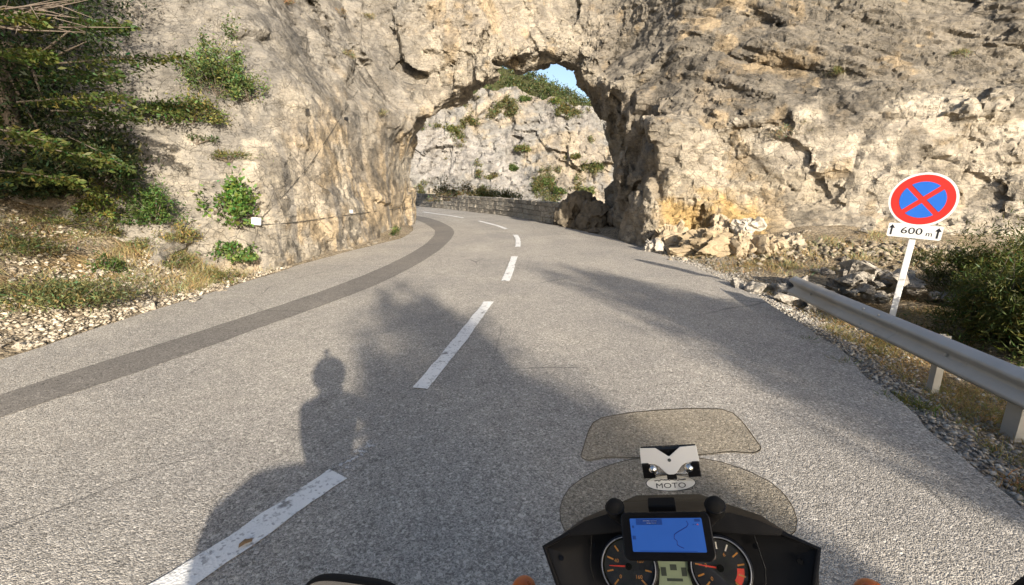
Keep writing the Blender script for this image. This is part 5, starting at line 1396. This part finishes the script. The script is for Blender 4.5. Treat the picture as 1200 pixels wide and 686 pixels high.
screen('windscreen', [(0, 1.341), (0.03, 1.339), (0.06, 1.335), (0.10, 1.324), (0.14, 1.305), (0.17, 1.284), (0.188, 1.262), (0.199, 1.238), (0.203, 1.212), (0.199, 1.19)],
       [(0, 1.13), (0.04, 1.13), (0.08, 1.135), (0.12, 1.15), (0.15, 1.165), (0.17, 1.172), (0.18, 1.176), (0.188, 1.180), (0.193, 1.184), (0.199, 1.19)], 0.76, yscr, 26)
screen('deflector', [(0, 1.438), (0.05, 1.437), (0.095, 1.432), (0.112, 1.424), (0.122, 1.411), (0.13, 1.396), (0.14, 1.374), (0.146, 1.362)],
       [(0, 1.352), (0.04, 1.352), (0.07, 1.353), (0.09, 1.355), (0.105, 1.355), (0.125, 1.352), (0.138, 1.351), (0.146, 1.358)], 0.74, yspo, 22)
# deflector bracket, seen square on by the rider
BC = onscr(0.016, 1.345, 0.74, lambda x, z: yscr(x, z) - 0.022)
VW = (EYE - BC).normalized(); VX = Vector((1, 0, 0)); VY = VW.cross(VX).normalized()
def bp(x, y, o=0.0): return BC + VX * x + VY * y + VW * o
poly = [(-0.046, 0.021), (-0.020, 0.020), (-0.001, 0.006), (0.001, 0.006), (0.020, 0.020), (0.046, 0.021), (0.047, -0.004), (0.025, -0.006), (0.018, -0.010), (0.008, -0.021), (0.004, -0.023), (-0.004, -0.023), (-0.008, -0.021), (-0.018, -0.010), (-0.025, -0.006), (-0.047, -0.004)]
brk = MB().prism(poly, bp(0, 0), VX, VY, 0.003).build('deflector_bracket', M['bracket_white'], bike, bevel=0.0012)
MB().disc(bp(0, -0.0005, 0.003), VW, 0.0028, 0.0012, 12).build('screw', M['chrome'], brk)
MB().box(bp(0, 0.012, -0.012), (0.045, 0.006, 0.010), ).build('backing', M['gloss_black'], brk)
for sx in (-1, 1):
    MB().ball(bp(sx * 0.029, -0.0135, -0.002), 0.0085, 14, 10).build('clamp_ball', M['chrome'], brk, smooth=80)
    MB().box(bp(sx * 0.036, -0.019, -0.006), (0.010, 0.007, 0.007)).build('clamp', M['gloss_black'], brk, bevel=0.002)
    MB().box(bp(sx * 0.040, -0.008, -0.005), (0.006, 0.010, 0.008)).build('clamp', M['gloss_black'], brk, bevel=0.002)
MB().tube([bp(-0.035, -0.021, -0.004), bp(0.035, -0.021, -0.004)], 0.003, 8).build('clamp_bar', M['chrome'], brk)
MB().box(bp(0, -0.024, -0.004), (0.008, 0.005, 0.005)).build('clamp', M['dark_panel'], brk, bevel=0.0015)
# oval sticker on the screen
SC = onscr(0.010, 1.287, 0.76, lambda x, z: yscr(x, z) - 0.008); SW = (EYE - SC).normalized(); SY = SW.cross(VX).normalized()
def oval(w, h, n=36): return [(w * math.cos(2 * math.pi * k / n), h * math.sin(2 * math.pi * k / n)) for k in range(n)]
stk = MB().prism(oval(0.045, 0.0145), SC, VX, SY, 0.0006).build('oval_sticker', M['sign_black'], bike)
MB().prism(oval(0.0435, 0.0132), SC + SW * 0.0006, VX, SY, 0.0003).build('sticker_field', M['sticker_white'], stk)
RotS = Matrix((VX, SY, SW)).transposed().to_euler()
o = link('lettering', text_mesh('MOTO', 0.0125, 'lettering', extrude=0.0002), M['sign_black'], stk); o.location = SC + SW * 0.0012 - SY * 0.0048; o.rotation_euler = RotS; o.scale = (1.45, 1, 1)
r5 = random.Random(3); mb = MB()
for k in range(26):
    x = -0.027 + 0.054 * k / 25; mb.box(SC + SW * 0.0012 + VX * x + SY * (0.0045 + r5.uniform(-0.001, 0.0016)), (0.0013, 0.0003, r5.uniform(0.0012, 0.003)), (0.6, 0, 0))
mb.build('emblem', M['sign_black'], stk, weld=False)
SQ = onscr(0.006, 1.276, 0.76, lambda x, z: yscr(x, z) - 0.008)
pl = [SQ + VX * x + SY * y for x, y in [(-0.04, 0.0), (-0.02, 0.001), (0.0, -0.001), (0.012, 0.0)]]
mb = MB().tube(pl, 0.0006, 5); el = [SQ + VX * (0.027 + 0.016 * math.cos(t)) + SY * 0.003 * math.sin(t) for t in np.linspace(0, 2 * math.pi, 25)]
mb.tube(el, 0.0006, 5, caps=False).build('squiggle_print', M['dark_panel'], bike, weld=False)

# gauges
def gauge(cx, kind):
    g = MB().disc(on_dash(cx, 0, 0.002), DN, 0.0435, 0.004, 48).build('gauge', M['gauge_face'], bike)
    MB().torus(on_dash(cx, 0, 0.008), DN, 0.0435, 0.0042, 48, 10, 1.3).build('bezel', M['gloss_black'], g, smooth=80)
    MB().torus(on_dash(cx, 0, 0.014), DN, 0.0424, 0.0009, 48, 8).build('bezel_ring', M['silver_paint'], g, smooth=80)
    nt = 11 if kind else 9
    for k in range(nt):
        a = math.radians(225 - 270 * k / (nt - 1)); c, s = math.cos(a), math.sin(a); l0, l1 = 0.026, 0.036
        big = (k % 2 == 0)
        p = [(c * l0 + s * w, s * l0 - c * w) for w in (0.0011, -0.0011)] + [(c * l1 - s * w, s * l1 + c * w) for w in (0.0011, -0.0011)]
        MB().prism(p, on_dash(cx, 0, 0.0062), VX, DU, 0.0004).build('tick', M['gauge_orange' if (k < 4 or k > 6 or kind == 0) else 'gauge_pale'], g)
        if big and not (kind and k >= 8):
            num = str(k * (1 if kind else 20)) if k else '0'
            o = link('numeral', text_mesh(num, 0.0075, 'numeral', extrude=0.0001), M['gauge_orange'], g); o.location = on_dash(cx + c * 0.0205, s * 0.0205, 0.0064)
            o.rotation_euler = Matrix((VX, DU, DN)).transposed().to_euler()
    if kind:
        pts = [(0.034 * math.cos(t), 0.034 * math.sin(t)) for t in np.linspace(math.radians(-42), math.radians(0), 10)] + [(0.024 * math.cos(t), 0.024 * math.sin(t)) for t in np.linspace(0, math.radians(-42), 10)]
        MB().prism(pts, on_dash(cx, 0, 0.0060), VX, DU, 0.0002).build('red_zone', M['gauge_red'], g)
    for xx_, ww_ in (((-0.008, 0.004), (0.001, 0.003), (0.008, 0.0025)) if kind else ((0.0, 0.0045),)):
        MB().prism([(-ww_, -0.0009), (ww_, -0.0009), (ww_, 0.0009), (-ww_, 0.0009)], on_dash(cx + xx_, -0.029, 0.0062), VX, DU, 0.0003).build('dial_print', M['gauge_orange'], g)
    a = math.radians(172 if kind else 178); c, s = math.cos(a), math.sin(a)
    MB().prism([(c * -0.004 + s * 0.0014, s * -0.004 - c * 0.0014), (c * -0.004 - s * 0.0014, s * -0.004 + c * 0.0014), (c * 0.031 - s * 0.0006, s * 0.031 + c * 0.0006), (c * 0.031 + s * 0.0006, s * 0.031 - c * 0.0006)], on_dash(cx, 0, 0.0075), VX, DU, 0.0006).build('needle', M['gauge_red'], g)
    MB().disc(on_dash(cx, 0, 0.0072), DN, 0.0052, 0.003, 20).build('hub', M['gloss_black'], g)
    MB().disc(on_dash(cx, 0, 0.0135), DN, 0.0412, 0.0006, 48).build('glass', M['dial_glass'], g)
gauge(-0.0695, 0); gauge(0.0695, 1)
lcd = MB().prism([(-0.028, 0.022), (0.028, 0.022), (0.021, -0.004), (0.026, -0.028), (-0.026, -0.028), (-0.021, -0.004)], on_dash(0, 0, 0.003), VX, DU, 0.003).build('lcd_panel', M['lcd_green'], bike)
for x0, u0, w, h in [(0, 0.0, 0.005, 0.004), (-0.0155, -0.006, 0.004, 0.006), (0.0155, -0.006, 0.004, 0.006), (0.010, 0.013, 0.006, 0.002), (-0.008, 0.014, 0.005, 0.002), (0.0, -0.017, 0.012, 0.002)]:
    MB().prism([(-w, -h), (w, -h), (w, h), (-w, h)], on_dash(x0, u0, 0.0062), VX, DU, 0.0003).build('lcd_segment', M['lcd_dark'], lcd)

# display on its mount
GN = Vector((0, -math.cos(math.radians(38)), math.sin(math.radians(38)))); GU = GN.cross(VX).normalized()
GC = Vector((-0.001, 0.615, 1.30))
mount = MB().prism(rrect(0.05, 0.02, 0.006), GC - GN * 0.045, VX, GU, 0.02).build('display_mount', M['black_plastic'], bike, bevel=0.003)
MB().tube([GC - GN * 0.03, Vector((0, 0.70, 1.21))], 0.012, 10).build('mount_arm', M['black_plastic'], mount)
for sx in (-1, 1):
    kb = MB().ball(Vector((sx * 0.0745, 0.655, 1.316)), (0.0145, 0.014, 0.018), 16, 10).build('mount_knob', M['rubber'], mount, smooth=70)
    MB().tube([Vector((sx * 0.0745, 0.655, 1.310)), Vector((sx * 0.058, 0.655, 1.290)), Vector((sx * 0.03, 0.66, 1.28))], [0.011, 0.010, 0.009], 10).build('mount_arm', M['black_plastic'], mount, smooth=70)
    MB().torus(Vector((sx * 0.0745, 0.655, 1.320)), (0, -0.3, 1), 0.0135, 0.002, 20, 8).build('knob_ring', M['gloss_black'], mount, smooth=70)
MB().box(Vector((-0.004, 0.70, 1.285)), (0.022, 0.012, 0.010)).build('mount_reflection', M['black_plastic'], mount, bevel=0.003)  # small black box standing in for a reflection behind the display
nav = thing('navigation_display', 'landscape navigation display with a blue map screen on the motorcycle dash', 'display', BROOT + BR @ GC, (0, BLEAN, BYAW))
Z0 = Vector((0, 0, 0))
body = MB().prism(rrect(0.0645, 0.0325, 0.010), Z0 - GN * 0.012, VX, GU, 0.012).build('casing', M['gloss_black'], nav, bevel=0.002)
scr = MB().prism(rrect(0.0515, 0.0222, 0.001, 1), VX * 0.001 + GU * 0.0015, VX, GU, 0.0006).build('map_screen', M['screen_blue'], nav)
def scr_rect(x, y, w, h, mat, nm): return MB().prism([(-w, -h), (w, -h), (w, h), (-w, h)], VX * x + GU * y + GN * 0.0009, VX, GU, 0.0003).build(nm, M[mat], scr)
scr_rect(-0.0225, 0.0190, 0.019, 0.0042, 'screen_navy', 'header_box'); scr_rect(0.046, 0.0205, 0.004, 0.0018, 'screen_navy', 'status_icon'); scr_rect(-0.0465, -0.002, 0.0025, 0.0025, 'screen_navy', 'map_button')
for k_, w_ in enumerate((0.010, 0.007)): scr_rect(-0.021 + 0.002 * k_, 0.0203 - 0.003 * k_, w_, 0.0005, 'gauge_pale', 'header_print')
for k_ in range(3): scr_rect(0.040 + 0.003 * k_, 0.0150, 0.0009, 0.0007, 'gauge_red' if k_ == 2 else 'screen_navy', 'status_icon')
scr_rect(-0.0465, 0.0125, 0.0016, 0.0016, 'screen_navy', 'map_button'); scr_rect(0.0, -0.0195, 0.040, 0.0004, 'screen_navy', 'scale_line')
rt = [(0.031, 0.020), (0.033, 0.0155), (0.030, 0.012), (0.024, 0.009), (0.016, 0.005), (0.0115, 0.002), (0.0105, -0.003), (0.014, -0.0065), (0.0135, -0.011), (0.017, -0.0135), (0.022, -0.0155)]
MB().tube([VX * x + GU * y + GN * 0.0011 for x, y in rt], 0.0006, 6).build('route_line', M['screen_route'], scr, weld=False)

# screws and seams of the fairing
for sx in (-1, 1):
    for x_, u_ in ((0.185, 0.010), (0.165, -0.055), (0.128, 0.030)):
        MB().disc(on_dash(sx * x_, u_, -0.012), DN, 0.0042, 0.004, 14).build('screw', M['gloss_black'], bike)
    MB().tube([on_dash(sx * 0.128, 0.045, 0.002), on_dash(sx * 0.135, 0.0, -0.008), on_dash(sx * 0.122, -0.06, -0.010)], 0.0011, 6).build('panel_seam', M['gloss_black'], bike, smooth=70)
    MB().tube([Vector((sx * 0.30, 0.37, 1.05)), Vector((sx * 0.24, 0.50, 1.03)), Vector((sx * 0.12, 0.55, 0.98))], 0.006, 8).build('control_cable', M['rubber'], bike, smooth=70)
# mirrors, indicators
def mirror(sx, cx, cy, cz, w, h, tilt):
    q = Matrix.Rotation(tilt, 3, 'Y')
    U, W = q @ Vector((1, 0, 0)), q @ Vector((0, 0.35, 0.94)).normalized()
    N_ = U.cross(W).normalized()
    c = Vector((cx, cy, cz))
    pts = [(w * (abs(math.cos(t)) ** 0.55) * math.copysign(1, math.cos(t)), h * (abs(math.sin(t)) ** 0.6) * math.copysign(1, math.sin(t))) for t in np.linspace(0, 2 * math.pi, 40, endpoint=False)]
    fr = MB().prism(pts, c - N_ * 0.010, U, W, 0.014).build('mirror', M['rubber'], bike, bevel=0.003, smooth=50)
    MB().prism([(x * 0.94, y * 0.90) for x, y in pts], c + N_ * 0.0042, U, W, 0.0012).build('mirror_glass', M['mirror_glass'], fr)
    MB().tube([c - N_ * 0.02 - W * h * 0.8, c - W * (h + 0.06) + Vector((-sx * 0.03, -0.03, -0.02)), Vector((sx * 0.30, 0.37, 1.06))], 0.0075, 10).build('mirror_stem', M['gloss_black'], fr, smooth=70)
mirror(-1, -0.430, 0.45, 1.316, 0.082, 0.044, 0.10)
mirror(1, 0.378, 0.45, 1.36, 0.082, 0.050, -0.75)
for sx in (-1, 1):
    c = Vector((sx * 0.318, 0.78, 1.018 if sx < 0 else 1.03))
    ind = MB().ball(c + Vector((0, 0, -0.004)), (0.031, 0.036, 0.022), 18, 10).build('turn_signal', M['gloss_black'], bike, smooth=70)
    MB().ball(c + Vector((sx * 0.002, 0.012, 0.0015)), (0.027, 0.032, 0.0215), 18, 10).build('signal_lens', M['orange_lens'], ind, smooth=70)
    MB().tube([c + Vector((0, 0, -0.01)), Vector((sx * 0.2, 0.80, 1.02))], 0.011, 10).build('signal_stem', M['rubber'], ind, smooth=70)

# rest of the machine
for sx in (-1, 1):
    hl = MB().prism([(0.0, -0.04), (0.055, -0.03), (0.065, 0.02), (0.03, 0.05), (0.0, 0.045)], (sx * 0.006, 1.118, 0.90), (sx, -0.15, 0), (0, -0.35, 0.94), 0.012).build('headlight', M['lamp_glass'], bike, bevel=0.003)
def wheel(y, w, name='wheel'):
    t = MB().torus((0, y, 0.31), (1, 0, 0), 0.255, 0.056, 48, 14, w / 0.11).build(name, M['rubber'], bike, smooth=70)
    MB().torus((0, y, 0.31), (1, 0, 0), 0.212, 0.016, 48, 8, 2.6).build('rim', M['alloy'], t, smooth=60)
    MB().tube([(-0.06, y, 0.31), (0.06, y, 0.31)], 0.035, 16).build('hub', M['alloy'], t)
    for k in range(6):
        a = 2 * math.pi * k / 6; MB().tube([(0, y + 0.03 * math.cos(a), 0.31 + 0.03 * math.sin(a)), (0, y + 0.205 * math.cos(a), 0.31 + 0.205 * math.sin(a))], [0.018, 0.012], 8).build('spoke', M['alloy'], t)
    MB().disc((0.055, y, 0.31), (1, 0, 0), 0.145, 0.005, 40, 0.085).build('brake_disc', M['chrome'], t)
wheel(0.93, 0.11); wheel(-0.61, 0.15)
for sx in (-1, 1):
    MB().tube([(sx * 0.095, 0.93, 0.31), (sx * 0.095, 0.78, 0.68), (sx * 0.095, 0.56, 1.06)], [0.03, 0.027, 0.022], 12).build('fork', M['alloy'], bike, smooth=70)
    MB().tube([(sx * 0.09, -0.61, 0.31), (sx * 0.10, -0.12, 0.42)], [0.03, 0.04], 10).build('swingarm', M['alloy'], bike, smooth=70)
    MB().tube([(sx * 0.12, 0.5, 1.04), (sx * 0.22, 0.42, 1.07), (sx * 0.30, 0.37, 1.06), (sx * 0.42, 0.30, 1.04)], 0.012, 10).build('handlebar', M['gloss_black'], bike, smooth=70)
    MB().tube([(sx * 0.315, 0.362, 1.058), (sx * 0.43, 0.295, 1.038)], 0.018, 12).build('grip', M['rubber'], bike, smooth=70)
    MB().tube([(sx * 0.29, 0.415, 1.055), (sx * 0.42, 0.36, 1.04)], 0.006, 8).build('lever', M['alloy'], bike)
    MB().box((sx * 0.24, -0.08, 0.34), (0.06, 0.02, 0.012)).build('footpeg', M['rubber'], bike, bevel=0.005)
    MB().tube([(sx * 0.13, -0.25, 0.72), (sx * 0.15, 0.2, 0.62), (sx * 0.10, 0.5, 0.86)], 0.028, 10).build('frame_tube', M['alloy'], bike, smooth=70)
fd = [[(0.075 * math.sin(a) , 0.93 + 0.34 * math.cos(t), 0.31 + 0.34 * math.sin(t) - 0.03 * (1 - math.cos(a))) for a in np.linspace(-1.3, 1.3, 9)] for t in np.linspace(0.55, 2.5, 14)]
MB().grid(fd).build('front_fender', M['silver_paint'], bike, solid=0.003, smooth=60)
MB().box((0, 0.12, 0.50), (0.16, 0.27, 0.16)).build('engine', M['dark_panel'], bike, bevel=0.05, seg=3, smooth=50)
MB().box((0, 0.52, 0.66), (0.17, 0.03, 0.13)).build('radiator', M['black_plastic'], bike, bevel=0.01)
def loft(name, rings, mat, parent, **kw):
    n = len(rings[0]); vs = [v for r in rings for v in r]; fs = []
    for i in range(len(rings) - 1):
        for k in range(n): fs.append((i * n + k, i * n + (k + 1) % n, (i + 1) * n + (k + 1) % n, (i + 1) * n + k))
    fs += [tuple(range(n - 1, -1, -1)), tuple(range((len(rings) - 1) * n, len(rings) * n))]
    return MB().add(vs, fs).build(name, mat, parent, **kw)
def sq(cx, cy, cz, w, h, p=0.6, n=20):
    return [(cx + w * abs(math.cos(t)) ** p * math.copysign(1, math.cos(t)), cy, cz + h * abs(math.sin(t)) ** p * math.copysign(1, math.sin(t))) for t in np.linspace(0, 2 * math.pi, n, endpoint=False)]
loft('fuel_tank', [sq(0, 0.44, 0.93, 0.13, 0.07), sq(0, 0.34, 0.93, 0.20, 0.13), sq(0, 0.15, 0.92, 0.20, 0.14), sq(0, 0.0, 0.88, 0.15, 0.11), sq(0, -0.1, 0.83, 0.11, 0.06)], M['silver_paint'], bike, smooth=60)
loft('seat', [sq(0, -0.06, 0.83, 0.11, 0.05), sq(0, -0.25, 0.82, 0.16, 0.05), sq(0, -0.48, 0.84, 0.17, 0.055), sq(0, -0.56, 0.90, 0.16, 0.06), sq(0, -0.85, 0.92, 0.14, 0.05)], M['seat_vinyl'], bike, smooth=60)
loft('tail', [sq(0, -0.3, 0.74, 0.15, 0.06), sq(0, -0.7, 0.82, 0.15, 0.06), sq(0, -1.0, 0.9, 0.09, 0.035)], M['silver_paint'], bike, smooth=60)
MB().box((0, -1.03, 0.87), (0.075, 0.02, 0.03)).build('tail_light', M['sign_red'], bike, bevel=0.01)
loft('top_case', [sq(0, -0.66, 1.12, 0.17, 0.14, 0.45), sq(0, -0.74, 1.13, 0.24, 0.17, 0.45), sq(0, -1.02, 1.13, 0.23, 0.17, 0.45), sq(0, -1.10, 1.12, 0.19, 0.14, 0.45)], M['black_plastic'], bike, smooth=50)
for sx in (-1, 1):
    loft('pannier', [[(sx * 0.34 + (x * 0.9), y, z) for x, y, z in sq(0, yv, 0.66, 0.11, hv, 0.45)] for yv, hv in ((-0.42, 0.15), (-0.5, 0.19), (-0.84, 0.19), (-0.92, 0.15))], M['black_plastic'], bike, smooth=50)
MB().tube([(0.12, 0.2, 0.33), (0.16, -0.25, 0.36), (0.2, -0.45, 0.42)], 0.028, 12).build('exhaust', M['chrome'], bike, smooth=70)
MB().tube([(0.2, -0.4, 0.40), (0.21, -0.85, 0.47)], [0.055, 0.05], 16).build('silencer', M['alloy'], bike, smooth=70)

# ------------------------------------------------------------------ rider (the camera sits on the helmet)
pers = thing('person', 'rider in black jacket and dark helmet leaning with the motorcycle, hands on the grips', 'person', BROOT, (0, BLEAN, BYAW))
def skin_body(name, nodes, edges, mat, parent, root=0, sub=2):
    me = bpy.data.meshes.new(name); me.from_pydata([n[0] for n in nodes], edges, [])
    o = bpy.data.objects.new(name, me); COL.objects.link(o)
    o.modifiers.new('skin', 'SKIN'); o.modifiers.new('sub', 'SUBSURF').levels = sub
    o.modifiers['sub'].render_levels = sub
    for i, n in enumerate(nodes):
        r = n[1] if hasattr(n[1], '__len__') else (n[1], n[1])
        me.skin_vertices[0].data[i].radius = r; me.skin_vertices[0].data[i].use_root = (i == root)
    dg = bpy.context.evaluated_depsgraph_get(); dg.update()
    m2 = bpy.data.meshes.new_from_object(o.evaluated_get(dg)); bpy.data.objects.remove(o)
    for p in m2.polygons: p.use_smooth = True
    m2.name = name
    return link(name, m2, mat, parent)
nodes = [((0, -0.36, 0.93), (0.17, 0.13)), ((0, -0.32, 1.08), (0.16, 0.12)), ((0, -0.24, 1.25), (0.19, 0.13)), ((0, -0.18, 1.38), (0.19, 0.12)), ((0, -0.13, 1.47), 0.085), ((0, -0.10, 1.56), 0.08)]
edges = [(0, 1), (1, 2), (2, 3), (3, 4), (4, 5)]
for sx in (-1, 1):
    b = len(nodes)
    nodes += [((sx * 0.20, -0.17, 1.39), 0.08), ((sx * 0.31, -0.07, 1.24), 0.062), ((sx * 0.39, 0.03, 1.12), 0.055), ((sx * 0.39, 0.17, 1.085), 0.048), ((sx * 0.378, 0.275, 1.07), 0.036)]
    edges += [(3, b), (b, b + 1), (b + 1, b + 2), (b + 2, b + 3), (b + 3, b + 4)]
    b = len(nodes)
    nodes += [((sx * 0.12, -0.30, 0.90), 0.10), ((sx * 0.20, -0.06, 0.86), 0.088), ((sx * 0.25, 0.14, 0.80), 0.070), ((sx * 0.245, 0.02, 0.60), 0.062), ((sx * 0.235, -0.10, 0.44), 0.052), ((sx * 0.235, -0.03, 0.385), 0.05), ((sx * 0.24, 0.10, 0.365), 0.042)]
    edges += [(0, b), (b, b + 1), (b + 1, b + 2), (b + 2, b + 3), (b + 3, b + 4), (b + 4, b + 5), (b + 5, b + 6)]
skin_body('body', nodes, edges, M['leather_black'], pers)
for sx in (-1, 1):
    g = Vector((sx * 0.372, 0.328, 1.048))
    hn = [((sx * 0.378, 0.265, 1.072), 0.033), ((sx * 0.374, 0.305, 1.082), (0.042, 0.02))]; he = [(0, 1)]
    ax = Vector((sx * 0.115, -0.067, -0.02)).normalized()
    for k, (off, l) in enumerate([(-0.034, 0.95), (-0.011, 1.05), (0.012, 1.0), (0.034, 0.82)]):
        b = len(hn); c = g + ax * off
        hn += [(tuple(c + Vector((0, 0.012, 0.030))), 0.010), (tuple(c + Vector((0, 0.034 * l, 0.012))), 0.0095), (tuple(c + Vector((0, 0.026 * l, -0.018))), 0.009), (tuple(c + Vector((0, 0.0, -0.028))), 0.008)]
        he += [(1, b), (b, b + 1), (b + 1, b + 2), (b + 2, b + 3)]
    b = len(hn); c = g - ax * 0.045
    hn += [(tuple(c + Vector((0, -0.015, 0.012))), 0.012), (tuple(c + Vector((sx * -0.004, 0.004, -0.018))), 0.010), (tuple(c + ax * 0.02 + Vector((0, 0.018, -0.026))), 0.009)]
    he += [(0, b), (b, b + 1), (b + 1, b + 2)]
    skin_body('glove', hn, he, M['leather_black'], pers, 0, 1)
hel = MB().ball((0, -0.085, 1.618), (0.142, 0.165, 0.152), 32, 20).build('helmet', M['helmet_shell'], pers, smooth=80)
vz = [[Vector((0, -0.085, 1.618)) + Vector((0.145 * math.sin(a) * math.cos(e), 0.169 * math.cos(a) * math.cos(e), 0.155 * math.sin(e))) for a in np.linspace(-1.15, 1.15, 20)] for e in np.linspace(-0.35, 0.35, 8)]
MB().grid(vz).build('visor', M['gloss_black'], hel, smooth=70, solid=0.002)
ac = MB().box((0, -0.045, HZC - 0.004), (0.031, 0.018, 0.022)).build('helmet_camera', M['dark_panel'], pers, bevel=0.006)
MB().tube([(0, -0.05, HZC - 0.025), (0, -0.065, 1.755)], 0.012, 10).build('camera_mount', M['black_plastic'], ac)
